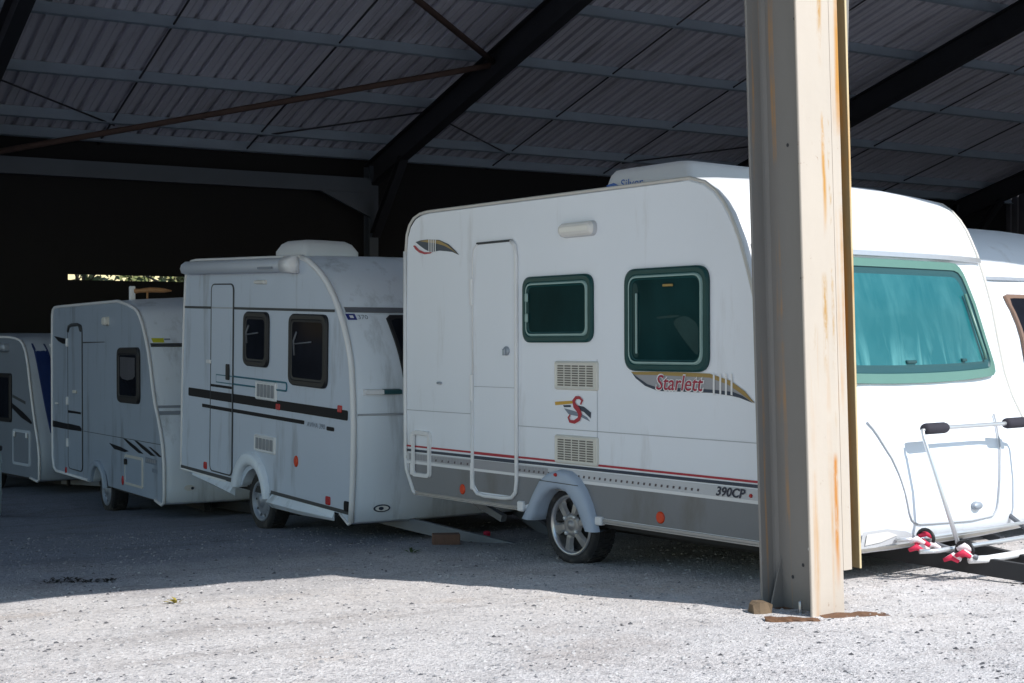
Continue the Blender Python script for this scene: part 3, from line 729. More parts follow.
roofbox(v,-.30,.34,.28,.86,2.53,.155,M['roofbox'],'roof_unit')
roofbox(v,.55,.85,1.15,1.6,2.50,.05,M['roofbox'],'roof_light',.03)
fr=MB(); R=[]
for i in range(21):
    y=.03+(2.19)*i/20
    R.append([v.face(y,2.035,.0),v.face(y,2.04,.016),v.face(y,2.075,.016),v.face(y,2.08,.0)])
fr.loft(R,0,False); fr.build('front_rail',M['steel_dk'],v.o)
qf=[(.47,1.22),(1.78,1.22),(1.87,2.02),(.37,2.02)]
def front_window(v,q,r,fm,pm,name='front_window',fr=.03):
    mb=MB(); 
    A=[v.face(*p,0) for p in resamp(round_poly(q,r,6),72)]; B=[v.face(*p,.018) for p in resamp(round_poly(inset_poly(q,.005),r,6),72)]; C_=[v.face(*p,.018) for p in resamp(round_poly(inset_poly(q,fr),r*.8,6),72)]
    mb.loft([A,B,C_],0,True); f=mb.build(name,fm,v.o)
    p=MB(); v.patch(p,resamp(round_poly(inset_poly(q,fr),r*.8,6),72),v.face,.016,0,rings=(.2,.4,.6,.8,1)); p.build('pane',pm,f); return f
front_window(v,qf,.05,M['black'],M['pane_k'])
lg=MB(); v.flat(lg,[(.035,1.975),(.115,1.975),(.105,2.025),(.025,2.025)],v.face,.006,0); v.flat(lg,[(.058,1.99),(.09,1.99),(.085,2.012),(.053,2.012)],v.face,.009,1)
v.text(lg,'370',.128,1.982,.085,.034,v.face,.006,2); lg.build('badge',[M['blue_dec'],M['trim'],M['slate']],v.o)
for (y0,y1,mm,nm) in ((.075,.235,'trim','grab_handle'),(.237,.395,'hand_green','grab_handle')):
    hb=MB(); R=[]
    for y in (y0,(y0+y1)/2,y1): R.append([v.face(y,1.365,.0),v.face(y,1.372,.045),v.face(y,1.405,.045),v.face(y,1.412,.0)])
    hb.loft(R,0,True,True); hb.build(nm,M[mm],v.o)
sm=MB(); R=[]
for i in range(21):
    y=.02+2.2*i/20; R.append([v.face(y,1.195,.0),v.face(y,1.20,.012),v.face(y,1.208,.012),v.face(y,1.213,0)])
sm.loft(R,0,False); sm.build('nose_seam',M['seam'],v.o)
lo=MB(); ol=[(.245+.075*math.cos(2*PI*k/20),.43+.032*math.sin(2*PI*k/20)) for k in range(20)]
v.patch(lo,ol,v.face,.006,0); v.patch(lo,[(.245+(p[0]-.245)*.8,.43+(p[1]-.43)*.7) for p in ol],v.face,.010,1); v.patch(lo,[(.235+(p[0]-.245)*.3,.43+(p[1]-.43)*.45) for p in ol],v.face,.013,0); lo.build('nose_lamp',[M['navy'],M['lens']],v.o)

# ================================================================== CARAVAN 3 (dim, claw-like decals)
front3=[(.60,2.325),(.688,2.318),(1.0,2.275),(1.211,2.234),(1.32,2.20),(1.40,2.15),(1.50,2.06),(1.60,1.93),(1.698,1.77),(1.77,1.60),(1.829,1.43),(1.90,1.27),(2.0,1.13),(2.089,.98),(2.15,.83),(2.182,.69),(2.185,.45),(2.178,.31),(2.10,.28),(1.9,.31)]
rear3=[(-.55,.315),(-2.10,.317),(-2.22,.36),(-2.28,.5),(-2.295,.9),(-2.297,1.4),(-2.294,1.9),(-2.28,2.24),(-2.24,2.31),(-2.15,2.338),(-2.0,2.342)]
A3=axes((0.52249474,-0.85255552,0.01217936),(0.85261876,0.5225335,0.0),(-0.00636413,0.01038435,0.99992583))
v=Van((-4.9665,17.0,-.6214),A3['fw'],A3['left'],A3['up'],2.1,front3,rear3,.315,bow=.07,crown=.05,arch=(-.10,.33,.20),scale=1.0968)
tag(v.root('caravan'),'grey-white caravan with a single dark side window and slanting claw-like streaks low on its side','caravan',CG)
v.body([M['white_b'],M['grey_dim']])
v.edge_trim(M['trim'],.018)
g=MB()
v.flat(g,[(-2.29,.935),(-1.62,.925),(-.95,.922),(-.86,.895),(-.82,.862),(-1.5,.855),(-2.29,.857)],v.side,.003,0)
v.flat(g,[(-2.19,1.985),(-1.9,1.965),(-1.5,1.94),(-1.30,1.905),(-1.28,1.885),(-1.75,1.885),(-1.98,1.92)],v.side,.003,0)
v.strip(g,-.82,.10,1.885,1.902,1.888,1.896,v.side,.003,1)
v.flat(g,[(.25,.79),(.70,.77),(1.0,.742),(.85,.722),(.45,.735)],v.side,.003,0)
for x0 in (.80,1.20):
    v.flat(g,[(x0,.865),(x0+.12,.862),(x0+.45,.805),(x0+.72,.745),(x0+.56,.742),(x0+.25,.80)],v.side,.003,0)
v.flat(g,[(1.68,.828),(1.76,.826),(1.98,.785),(2.12,.748),(2.02,.745),(1.85,.785)],v.side,.003,0)
v.strip(g,-.80,2.08,.866,.872,.866,.872,v.side,.0025,1)
g.build('side_streaks',[M['stripe_k'],M['seam_d']],v.o)
dq=rq(-1.49,-.845,.395,2.10)
d=MB(); d.loft([[v.side(*p,o) for p in round_poly(inset_poly(dq,i),.09-i,6)] for i,o in ((0,.0),(.004,.008),(.012,.010))],0,True)
v.patch(d,round_poly(inset_poly(dq,.012),.078,6),v.side,.010,0,smooth=False); v.flat(d,[(-1.47,.93),(-.95,.922),(-.87,.90),(-.87,.862),(-1.47,.857)],v.side,.0125,1); v.flat(d,[(-1.47,1.09),(-.90,1.085),(-.88,1.06),(-1.47,1.06)],v.side,.0125,1)
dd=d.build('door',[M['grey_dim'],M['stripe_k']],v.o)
v.surf_tube(round_poly(dq,.09,6),v.side,.006,.007,'door_seal',M['seam_d'],True,dd)
tp=MB(); tp.tube([v.side(-1.45,2.03,.012),v.side(-1.40,2.09,.014),v.side(-1.3,2.105,.014),v.side(-1.02,2.105,.014),v.side(-.92,2.09,.014),v.side(-.86,2.03,.012)],.020,6); tp.build('drip_rail',M['seam_d'],dd)
for zc in (1.90,1.20,.70):
    h=MB(); h.box((-1.52,-.03,zc-.05),(-1.48,-.0,zc+.05),0,.008); build_each(h,'hinge',M['trim'],dd)
h=MB(); h.box((-1.20,-.035,1.30),(-1.06,-.008,1.335),0,.008); h.build('door_handle',M['cream'],dd)
k=MB(); k.box((-2.10,-.02,1.145),(-2.0,0,1.165),0,.005); k.build('peg',M['trim'],v.o)
w=v.window(rq(.645,1.418,1.245,1.828),.09,v.side,[M['black']],M['pane_k'],[(0,0,0),(0,.014,0),(.012,.03,0),(.06,.03,0),(.07,.024,0),(.08,.022,0)])
cu=MB(); v.patch(cu,[(.76,1.53),(.84,1.50),(1.03,1.485),(1.22,1.50),(1.30,1.53),(1.30,1.72),(.76,1.73)],v.side,.0235,0); cu.build('blind',M['pane_in'],w)
L=MB(); ol=v.ringstack(L,rq(.14,.28,2.07,2.17),v.side,[(0,0,0),(.005,.04,0),(.02,.055,0)],.03); v.patch(L,ol,v.side,.055,0); L.build('awning_lamp',M['cream'],v.o)
ht=MB(); ol=v.ringstack(ht,rq(.865,1.50,.385,.705),v.side,[(0,0,0),(.004,.012,0),(.03,.012,0),(.034,.006,1)],.03); v.patch(ht,ol,v.side,.006,1); ho=ht.build('service_hatch',[M['trim_old'],M['grey_dim']],v.o)
for xx in (.90,): 
    h=MB(); h.box((xx,-.03,.60),(xx+.06,-.012,.66),0,.006); build_each(h,'catch',M['black'],ho)
t=MB(); v.strip(t,1.58,1.95,.660,.720,.655,.712,v.side,.003,0); v.strip(t,1.80,1.97,.58,.62,.575,.615,v.side,.003,0)
for i in range(5): v.strip(t,1.62+i*.065,1.66+i*.065,.672,.706,.672,.706,v.side,.005,1)
t.build('side_lettering',[M['slate'],M['band_m']],v.o)
outer=[(-.53,.315),(-.51,.40),(-.45,.48),(-.38,.535),(-.28,.57),(-.19,.575),(-.09,.565),(0,.53),(.07,.48),(.12,.42),(.15,.36),(.165,.31),(.17,.29)]
inner=[(-.43,.315),(-.41,.36),(-.375,.42),(-.32,.465),(-.25,.495),(-.18,.50),(-.11,.49),(-.04,.46),(.02,.42),(.06,.37),(.085,.33),(.095,.30),(.10,.28)]
v.archpart(outer,inner,M['grey_dim'],.04)
v.wheel(-.12,.245,.265,.18,.18,'steel',.07); v.wheel(-.12,.245,.265,.18,.18,'steel',.07,True)
v.lens(-1.62,.36,.03,.04,M['redlens']); v.lens(.78,.42,.03,.05,M['redlens'])
v.chassis(2.1,.30,.8,.1,M['dark'],.4)
fr=MB(); R=[]
for zz in (1.85,):
    for i in range(21):
        y=.03+(2.04)*i/20
        R.append([v.face(y,zz-.02,.0),v.face(y,zz-.016,.016),v.face(y,zz+.012,.016),v.face(y,zz+.018,.0)])
fr.loft(R,0,False); fr.build('front_rail',M['seam_d'],v.o)
front_window(v,[(.38,1.30),(1.72,1.30),(1.76,1.83),(.34,1.83)],.05,M['black'],M['pane_k'])
sm=MB()
for (zz,th) in ((1.235,.012),(1.175,.018)):
    R=[]
    for i in range(21):
        y=.02+2.06*i/20; R.append([v.face(y,zz-th,.0),v.face(y,zz-th,.012),v.face(y,zz+th,.012),v.face(y,zz+th,0)])
    sm.loft(R,0,False)
build_each(sm,'nose_moulding',M['galv'],v.o)
st_=MB(); v.flat(st_,[(.06,1.875),(.17,1.875),(.17,1.92),(.05,1.92)],v.face,.006,0); v.flat(st_,[(.175,1.90),(.235,1.90),(.235,1.915),(.175,1.915)],v.face,.006,1); st_.build('sticker',[M['yellow'],M['slate']],v.o)
lo=MB(); ol=[(.235+.05*math.cos(2*PI*k/16),.445+.028*math.sin(2*PI*k/16)) for k in range(16)]
v.patch(lo,ol,v.face,.008,0); v.patch(lo,[(.265+(p[0]-.235)*.3,.44+(p[1]-.445)*.5) for p in ol],v.face,.012,1); lo.build('nose_lamp',[M['lens'],M['navy']],v.o)
ae=MB(); ae.tube([(.40,.24,2.445),(.42,.29,2.45),(.46,.40,2.46),(.50,.54,2.455),(.51,.62,2.45)],[.03,.022,.03,.026,.008],8); 
ae.tube([(.45,.37,2.34),(.45,.37,2.45)],.012,6)
aeo=ae.build('roof_aerial',M['brownp'],v.o)
ab=MB(); ab.box((.36,.19,2.34),(.42,.25,2.50),0,.01); ab.build('aerial_bracket',M['trim'],aeo)
roofbox(v,-1.5,-.9,.7,1.2,2.36,.04,M['roofbox'],'roof_light',.03)

# ================================================================== CARAVAN 4 (far left, blue strip on its nose)
front4=[(.9,2.13),(1.12,2.115),(1.26,2.09),(1.36,2.04),(1.45,1.94),(1.52,1.78),(1.60,1.5),(1.69,1.2),(1.78,.95),(1.86,.75),(1.90,.55),(1.90,.28),(1.84,.25),(1.6,.28)]
rear4=[(-.5,.28),(-1.9,.28),(-2.0,.35),(-2.03,.8),(-2.03,1.8),(-1.98,2.08),(-1.85,2.14),(-1.6,2.15)]
def hor_axes(d):   # d = horizontal rearward direction
    d=Vector((d[0],d[1],0)).normalized(); fw=-d; left=Vector((-fw.y,fw.x,0)); return axes(fw,left,Vector((0,0,1)))
A4=hor_axes((-.654,.756))
v=Van((-7.907,21.01,-.771),A4['fw'],A4['left'],A4['up'],2.2,front4,rear4,.28,bow=.10,crown=.04,arch=(-.1,.33,.18),scale=1.07)
tag(v.root('caravan'),'dim white caravan with a glossy blue strip up its nose, at the far left','caravan',CG)
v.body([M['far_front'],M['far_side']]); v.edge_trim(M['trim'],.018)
front_window(v,[(.17,.85),(.42,.85),(.27,2.07),(.09,2.07)],.03,M['cloth_blue'],M['cloth_blue'],'nose_strip',fr=.02)
bs=MB(); R=[]
for i in range(13):
    z=.80+1.24*i/12; R.append([v.face(.32+.17*(2.04-z)/1.24,z,.0),v.face(.325+.17*(2.04-z)/1.24,z,.03),v.face(.40+.17*(2.04-z)/1.24,z,.035),v.face(.41+.17*(2.04-z)/1.24,z,0)])
bs.loft(R,0,False,False,True); build_each(bs,'nose_moulding',M['trim'],v.o)
ht=MB(); ol=v.ringstack(ht,rq(1.02,1.62,.42,.90),v.side,[(0,0,0),(.004,.014,0),(.04,.014,0),(.045,.006,1)],.05); v.patch(ht,ol,v.side,.006,1); ho=ht.build('service_hatch',[M['far_front'],M['far_side']],v.o)
for xx in (1.08,1.50): 
    h=MB(); h.box((xx,-.03,.80),(xx+.05,-.012,.87),0,.006); build_each(h,'catch',M['trim'],ho)
g=MB(); v.flat(g,[(.75,1.28),(1.0,1.24),(1.35,1.14),(1.60,1.05),(1.68,1.0),(1.62,.99),(1.3,1.06),(1.0,1.17)],v.side,.003,0); v.flat(g,[(1.0,1.32),(1.45,1.24),(1.45,1.28),(1.0,1.36)],v.side,.003,1); g.build('side_streaks',[M['stripe_k'],M['seam_d']],v.o)
w=v.window(rq(-.5,.98,.98,1.64),.05,v.side,[M['black']],M['pane_k'],[(0,0,0),(0,.014,0),(.012,.03,0),(.05,.03,0),(.06,.022,0)])
L=MB(); ol=v.ringstack(L,rq(.55,.88,1.93,2.05),v.side,[(0,0,0),(.005,.06,0),(.03,.09,0)],.05); v.patch(L,ol,v.side,.09,0); L.build('awning_lamp',M['galv'],v.o)
lo=MB(); v.patch(lo,[(.25+.06*math.cos(2*PI*k/14),.43+.025*math.sin(2*PI*k/14)) for k in range(14)],v.face,.008,0); lo.build('nose_lamp',M['lens'],v.o)
v.wheel(-.1,.24,.265,.18,.18,'steel',.07); v.wheel(-.1,.24,.265,.18,.18,'steel',.07,True); v.chassis(1.85,.27,1.0,.06)

# ================================================================== CARAVAN 5 (right edge, behind the nearest one)
A5=A1
O5=Vector((0.41985,9.33,0))+Vector(A1['left'])*2.62+Vector(A1['fw'])*(-.40); 
front5=[(p[0],p[1]*.935) for p in front2]; rear5=[(p[0],p[1]*.935) for p in rear2]
v=Van((O5.x,O5.y,.03),A5['fw'],A5['left'],A5['up'],2.25,front5,rear5,.38,bow=.07,crown=.02,arch=(-.05,.32,.25))
tag(v.root('caravan'),'white caravan cut off by the right edge of the photo, with a copper-edged front window','caravan',CG)
v.body([M['white'],M['white']]); v.edge_trim(M['trim'],.014)
fr=MB(); R=[]
for i in range(21):
    y=.03+(2.19)*i/20; R.append([v.face(y,1.90,.0),v.face(y,1.905,.02),v.face(y,1.925,.02),v.face(y,1.93,.0)])
fr.loft(R,0,False); fr.build('front_rail',M['galv'],v.o)
front_window(v,[(.40,1.15),(1.85,1.15),(1.90,1.80),(.35,1.80)],.05,M['copper'],M['pane_k'])
v.wheel(-.075,.265,.275,.19,.18,'steel',.07); v.wheel(-.075,.265,.275,.19,.18,'steel',.07,True); v.chassis(1.8,.36,1.2,.15)

# ================================================================== GROUND
GS=.055
def gz(u,w):
    """height of the yard: it falls gently towards the back of the shed"""
    wc=min(max(w,-4.0),40.0)
    z=-GS*(min(wc,12)-7.86)-.072*max(0,min(wc,17.5)-12)-.03*max(0,wc-17.5)
    f=1.0 if -8<w<25 and -25<u<40 else 0.0
    if f:
        k=min(1,(w+8)/4,(25-w)/2); 
        z+=k*(.030*noise.noise((u*.45,w*.45,.3))+.014*noise.noise((u*1.6,w*1.6,4.1))+.006*noise.noise((u*5,w*5,9.))) 
    return z
def axis_pts(lo,hi,step,far):
    a=list(np.arange(lo,hi+1e-6,step)); s=step; x=hi; up=[]
    while x<far: s*=1.45; x+=s; up.append(x)
    s=step; x=lo; dn=[]
    while x>-far: s*=1.45; x-=s; dn.append(x)
    return dn[::-1]+a+up
us=axis_pts(-5,13,.09,900); ws=axis_pts(2.5,16,.09,900)
gv=[(u,w,gz(u,w)) for w in ws for u in us]; nu=len(us)
gf=[(j*nu+i,j*nu+i+1,(j+1)*nu+i+1,(j+1)*nu+i) for j in range(len(ws)-1) for i in range(nu-1)]
def ground_mat():
    m=bpy.data.materials.new('gravel'); m.use_nodes=True; N=m.node_tree.nodes; L=m.node_tree.links; b=N['Principled BSDF']
    tc=N.new('ShaderNodeTexCoord'); P=tc.outputs['Object']
    def nz(sc,det=5,rough=.6):
        n=N.new('ShaderNodeTexNoise'); S(n,'Scale').default_value=sc; S(n,'Detail').default_value=det; S(n,'Roughness').default_value=rough; L.new(P,n.inputs[0]); return n.outputs['Fac']
    def ramp(x,stops):
        c=N.new('ShaderNodeValToRGB'); el=c.color_ramp.elements
        el[0].position,el[0].color=stops[0][0],(*stops[0][1],1); el[1].position,el[1].color=stops[-1][0],(*stops[-1][1],1)
        for p,k in stops[1:-1]: q=el.new(p); q.color=(*k,1)
        L.new(x,c.inputs[0]); return c.outputs[0]
    def mix(f,a,bb,mode='MIX'):
        x=N.new('ShaderNodeMix'); x.data_type='RGBA'; x.blend_type=mode
        if isinstance(f,float): x.inputs['Factor'].default_value=f
        else: L.new(f,x.inputs['Factor'])
        L.new(a,x.inputs['A']); L.new(bb,x.inputs['B']); return x.outputs['Result']
    vo=N.new('ShaderNodeTexVoronoi'); S(vo,'Scale').default_value=120; L.new(P,vo.inputs['Vector'])
    v2=N.new('ShaderNodeTexVoronoi'); S(v2,'Scale').default_value=52; L.new(P,v2.inputs['Vector'])
    sep=N.new('ShaderNodeSeparateColor'); L.new(vo.outputs['Color'],sep.inputs[0])
    sep2=N.new('ShaderNodeSeparateColor'); L.new(v2.outputs['Color'],sep2.inputs[0])
    stone=ramp(sep.outputs[0],[(0,(.12,.115,.12)),(.05,(.36,.35,.355)),(.3,(.59,.57,.56)),(.75,(.69,.665,.65)),(1,(.79,.765,.745))])
    stone2=ramp(sep2.outputs[1],[(0,(.16,.15,.16)),(.035,(.44,.43,.43)),(.6,(.67,.645,.63)),(1,(.77,.745,.73))])
    c=mix(.40,stone,stone2)
    big=ramp(nz(.7,7,.62),[(.32,(.86,.82,.80)),(.46,(1.04,1.03,1.03)),(.58,(1.02,1.0,.99)),(.70,(.90,.83,.77))])
    c=mix(1.0,c,big,'MULTIPLY')
    mid=ramp(nz(9,8,.78),[(.30,(.50,.49,.50)),(.46,(.97,.97,.97)),(.6,(1.05,1.045,1.04)),(.75,(.92,.89,.87))])
    c=mix(.8,c,mid,'MULTIPLY')
    mpr=N.new('ShaderNodeMapping'); mpr.inputs['Scale'].default_value=(.16,1.5,1); mpr.inputs['Rotation'].default_value=(0,0,.35); L.new(P,mpr.inputs[0])
    nr=N.new('ShaderNodeTexNoise'); S(nr,'Scale').default_value=1.5; S(nr,'Detail').default_value=7; S(nr,'Roughness').default_value=.65; L.new(mpr.outputs[0],nr.inputs[0])
    c=mix(1.0,c,ramp(nr.outputs['Fac'],[(.30,(.74,.72,.71)),(.45,(1,1,1)),(1,(1,1,1))]),'MULTIPLY')
    # shade under the roof painted in: gravel darkened and blued further in
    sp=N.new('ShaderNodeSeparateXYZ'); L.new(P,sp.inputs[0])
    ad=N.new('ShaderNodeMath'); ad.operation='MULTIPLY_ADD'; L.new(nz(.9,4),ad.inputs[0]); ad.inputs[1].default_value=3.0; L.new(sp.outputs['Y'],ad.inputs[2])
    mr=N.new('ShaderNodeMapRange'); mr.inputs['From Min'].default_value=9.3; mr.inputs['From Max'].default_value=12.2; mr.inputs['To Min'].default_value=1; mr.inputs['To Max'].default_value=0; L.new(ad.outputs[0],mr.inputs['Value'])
    tint=ramp(mr.outputs[0],[(0,(SHADE_IN*.88,SHADE_IN*.97,SHADE_IN*1.15)),(1,(1,1,1))])
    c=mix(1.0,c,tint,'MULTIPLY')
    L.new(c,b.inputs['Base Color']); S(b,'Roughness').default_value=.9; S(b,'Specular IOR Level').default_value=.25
    h1=N.new('ShaderNodeMath'); h1.operation='MULTIPLY_ADD'; L.new(vo.outputs['Distance'],h1.inputs[0]); h1.inputs[1].default_value=-.8; L.new(v2.outputs['Distance'],h1.inputs[2])
    h2=N.new('ShaderNodeMath'); h2.operation='MULTIPLY_ADD'; L.new(nz(22,5,.7),h2.inputs[0]); h2.inputs[1].default_value=1.2; L.new(h1.outputs[0],h2.inputs[2])
    bp=N.new('ShaderNodeBump'); S(bp,'Strength').default_value=.55; S(bp,'Distance').default_value=.012; L.new(h2.outputs[0],bp.inputs['Height']); L.new(bp.outputs[0],b.inputs['Normal'])
    return m
SHADE_IN=.42  # painted shade factor for the ground under the roof
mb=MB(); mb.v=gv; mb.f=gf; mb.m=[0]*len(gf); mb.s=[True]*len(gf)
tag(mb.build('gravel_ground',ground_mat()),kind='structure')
# loose stones
SM=[pmat('stone_pale',(.47,.455,.445),.85,var=.2,scale=30),pmat('stone_grey',(.27,.265,.27),.85,var=.25,scale=30),pmat('stone_dark',(.085,.085,.092),.85,var=.3,scale=30)]
mb=MB()
for i in range(14000):
    D=4.6+8.5*random.random()**1.5; px=random.uniform(-.40,.40)
    p=world(px*D,D); s_=random.choice((.004,.005,.006,.007,.009,.012))*random.uniform(.8,1.3)*(1.35 if random.random()<.02 else 1)
    z=gz(p.x,p.y); q0=random.random()
    if p.y>9.0 and random.random()<.88: q0=max(q0,.63)  # mostly greyer stones further in, matching the painted shade
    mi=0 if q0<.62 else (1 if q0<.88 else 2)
    a=random.uniform(0,PI); ca,sa=math.cos(a),math.sin(a); q=[]
    for (x,y,zz) in ((1,0,0),(0,1,0),(-1,0,0),(0,-1,0),(0,0,1),(.6,.6,.5),(-.6,.5,.5),(0,0,-.5)):
        r=random.uniform(.65,1.15)*s_; X,Y=x*ca-y*sa,x*sa+y*ca
        q.append((p.x+X*r*1.2,p.y+Y*r,z+zz*r*.7-s_*.05))
    mb.add(q,[(0,5,4),(5,1,4),(1,6,4),(6,2,4),(2,3,4),(3,0,4),(0,1,5),(1,2,6),(0,7,1),(1,7,2),(2,7,3),(3,7,0)],mi)
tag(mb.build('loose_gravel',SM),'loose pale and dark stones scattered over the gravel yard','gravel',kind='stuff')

# ================================================================== SHED
SK=1.125
def zs(z): return 1.54+(z-1.54)*SK
WR,ZE,TAN=24.0*SK,zs(4.95),.27
WF=4.7; ZF=5.10; WFL=4.23; USTEP=5.7; WM=(WR+.2+WF)/2  # left roof edge brought forward, shaped to place its shadow on the ground
def zr(w): return min(ZE+TAN*(WR-w), ZF+TAN*(w-WF))
RIDGE=(ZE-ZF+TAN*(WR+WF))/(2*TAN)
M['sheet']=pmat('roof_sheet',(.56,.56,.62),.6,metal=.1,var=.18,scale=1.2,stretch=(2.5,.25,1),dirt=(.33,.32,.35),dirt_amt=.2,dscale=.8,dstretch=(3,.3,1))
M['purlin']=pmat('purlin_steel',(.27,.33,.39),.55,metal=.25,var=.15,scale=2)
M['rafter']=pmat('rafter_paint',(.016,.017,.021),.6,var=.3,scale=3)
M['brace']=pmat('rusty_brace',(.075,.045,.035),.75,var=.3,scale=6)
M['beam']=pmat('beam_steel',(.060,.075,.092),.6,metal=.1,var=.15,scale=2)
M['rod']=pmat('dark_rod',(.03,.03,.035),.6,var=.2)
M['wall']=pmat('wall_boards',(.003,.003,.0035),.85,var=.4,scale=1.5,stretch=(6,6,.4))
M['gable']=pmat('gable_sheet',(.13,.13,.145),.6,metal=.2,var=.15,scale=2)
shed=empty('storage_shed',(0,0,0)); tag(shed,'open-fronted steel storage shed with a corrugated roof over the row of caravans','shed')
U0,U1=-5.2,28.2*SK
def rp(u,w,d=0):  # point d below the roof surface
    return (u,w,zr(w)-d)
mb=MB()
for (wa,wb,ua,ub) in ((RIDGE,WR+.25,U0,U1),(WF,RIDGE,U0,U1),(WFL,WF,U0,USTEP)):
    prof=[]; u=ua
    while u<ub-.1:
        prof+=[(u,0),(u+.11,0),(u+.115,.012),(u+.125,.012),(u+.13,0),(u+.235,0),(u+.243,.07),(u+.322,.07)]; u+=.33
    prof.append((u,0))
    mb.loft([[(p[0],w,zr(w)+p[1]) for p in prof] for w in (wa,(wa+wb)/2,wb)],0,False)
mb.build('roof',M['sheet'],shed)
zsec=lambda d:[(-.012,-d/2),(.06,-d/2),(.06,-d/2+.012),(0,-d/2+.012),(0,d/2-.012),(.0,d/2),(-.07,d/2),(-.07,d/2-.012),(-.012,d/2-.012)]
for w in [k*SK for k in (23.85,23.1,21.5,19.7,17.9,16.1,14.4,12.7)]+[12.6,10.9,9.2,7.5,5.3]:
    mb=MB(); up=(0,math.sin(math.atan(TAN))*(1 if w>RIDGE else -1),math.cos(math.atan(TAN)))
    mb.beam((U0+.05,w,zr(w)-.125),(U1-.05,w,zr(w)-.125),zsec(.22),up); mb.build('purlin',M['purlin'],shed)
RU=[k*SK for k in (-4.2,3.6,10.85,18.7,26.3)]
for u in RU:
    mb=MB()
    mb.beam(rp(u,WR,.50),rp(u,RIDGE,.50),isec(.22,.50)); mb.beam(rp(u,RIDGE,.50),rp(u,WF+.35,.50),isec(.22,.50))
    mb.build('rafter',M['rafter'],shed)
    hb=MB(); hb.beam((u,WR-.25,zr(WR)-1.75),(u,WR-1.6,zr(WR-1.6)-.72),isec(.18,.16)); hb.build('haunch',M['rafter'],shed)
    c=MB(); c.beam((u,WR-.05,-1.1),(u,WR-.05,zr(WR)-.3),isec(.2,.3),(0,1,0)); c.build('post',M['beam'] if u==RU[2] else M['rafter'],shed)
# eaves tie beam in the left bay, with its bracket
mb=MB(); mb.beam((RU[1]+.12,WR-.28,zs(4.30)),(RU[2]-.12,WR-.28,zs(4.30)),[(-.06,-.155),(.06,-.155),(.06,.155),(-.06,.155)]); mb.build('eaves_beam',M['beam'],shed)
mb=MB(); mb.loft([[(RU[2]-1.25,y,zs(4.30)-.157),(RU[2]-.12,y,zs(4.30)-.157),(RU[2]-.12,y,zs(4.30)-.66)] for y in (WR-.33,WR-.23)],0,True,True); build_each(mb,'bracket',M['beam'],shed)
K=rp(RU[2]+.1,19.35*SK,.42)
for (u,w,dd_) in ((RU[1],23.9*SK,.68),(RU[1]+1.2,RIDGE+.25,.42)):
    mb=MB(); mb.tube([K,rp(u,w,dd_)],.055,10); mb.build('brace',M['brace'],shed)
for (u,a,b_) in [(k*SK,24.1*SK,16*SK) for k in (5.85,8.4,13.4,16.0,21.2,23.7)]:
    mb=MB(); mb.tube([rp(u,a,.16),rp(u,b_,.16)],.018,6); mb.build('sag_rod',M['rod'],shed)
for (a,b_) in (((3.6,21.7),(5.9,23.2)),((10.85,21.7),(8.4,23.2)),((10.9,21.7),(13.4,23.2)),((18.7,21.7),(16.0,23.2)),((18.7,21.7),(21.2,23.2))):
    mb=MB(); mb.tube([rp(a[0]*SK,a[1]*SK,.2),rp(b_[0]*SK,b_[1]*SK,.2)],.018,6); mb.build('stay_rod',M['rod'],shed)
# rear wall with the long slot of daylight
mb=MB(); y0,y1=WR+.10,WR+.16
s0,s1=zs(2.468),zs(2.562)
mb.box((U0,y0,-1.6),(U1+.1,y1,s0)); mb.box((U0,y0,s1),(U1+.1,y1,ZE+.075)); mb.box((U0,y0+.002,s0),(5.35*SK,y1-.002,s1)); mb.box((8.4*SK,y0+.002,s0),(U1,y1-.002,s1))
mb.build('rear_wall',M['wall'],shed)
for (u,nm,w) in ((U1,'side_wall',WF+.6),):
    mb=MB(); prof=[]
    pts=[]
    while w<WR+.3:
        for dw,dx in ((0,0),(.14,0),(.16,.04),(.22,.04)):
            ww=w+dw
            if ww<WR+.14: pts.append((u+dx,ww))
        w+=.24
    mb.loft([[(p[0],p[1],z0) for p in pts] for z0 in (-1.6,)]+[[(p[0],p[1],zr(p[1])-.03) for p in pts]],0,False)
    mb.build(nm,M['gable'],shed)
# front eaves beam, gutter and the left overhang added for its shadow (above the picture)
mb=MB(); mb.beam((U0,WF+.42,ZF-.30),(U1,WF+.42,ZF-.30),isec(.18,.36)); mb.build('eaves_beam',M['purlin'],shed)
mb=MB(); mb.beam((USTEP+.1,WF-.07,ZF-.02),(U1,WF-.07,ZF-.02),rect(.15,.18)); mb.build('gutter',M['gable'],shed)
mb=MB(); mb.beam((U0,WFL-.07,zr(WFL)-.02),(USTEP,WFL-.07,zr(WFL)-.02),rect(.15,.18)); mb.build('gutter',M['gable'],shed)
for u in (U0+.1,-1.0,USTEP-.2):
    mb=MB(); mb.beam((u,WFL+.05,zr(WFL)-.14),(u,WF+.6,zr(WF+.6)-.14),rect(.08,.16)); mb.build('shade_overhang_arm',M['rafter'],shed)

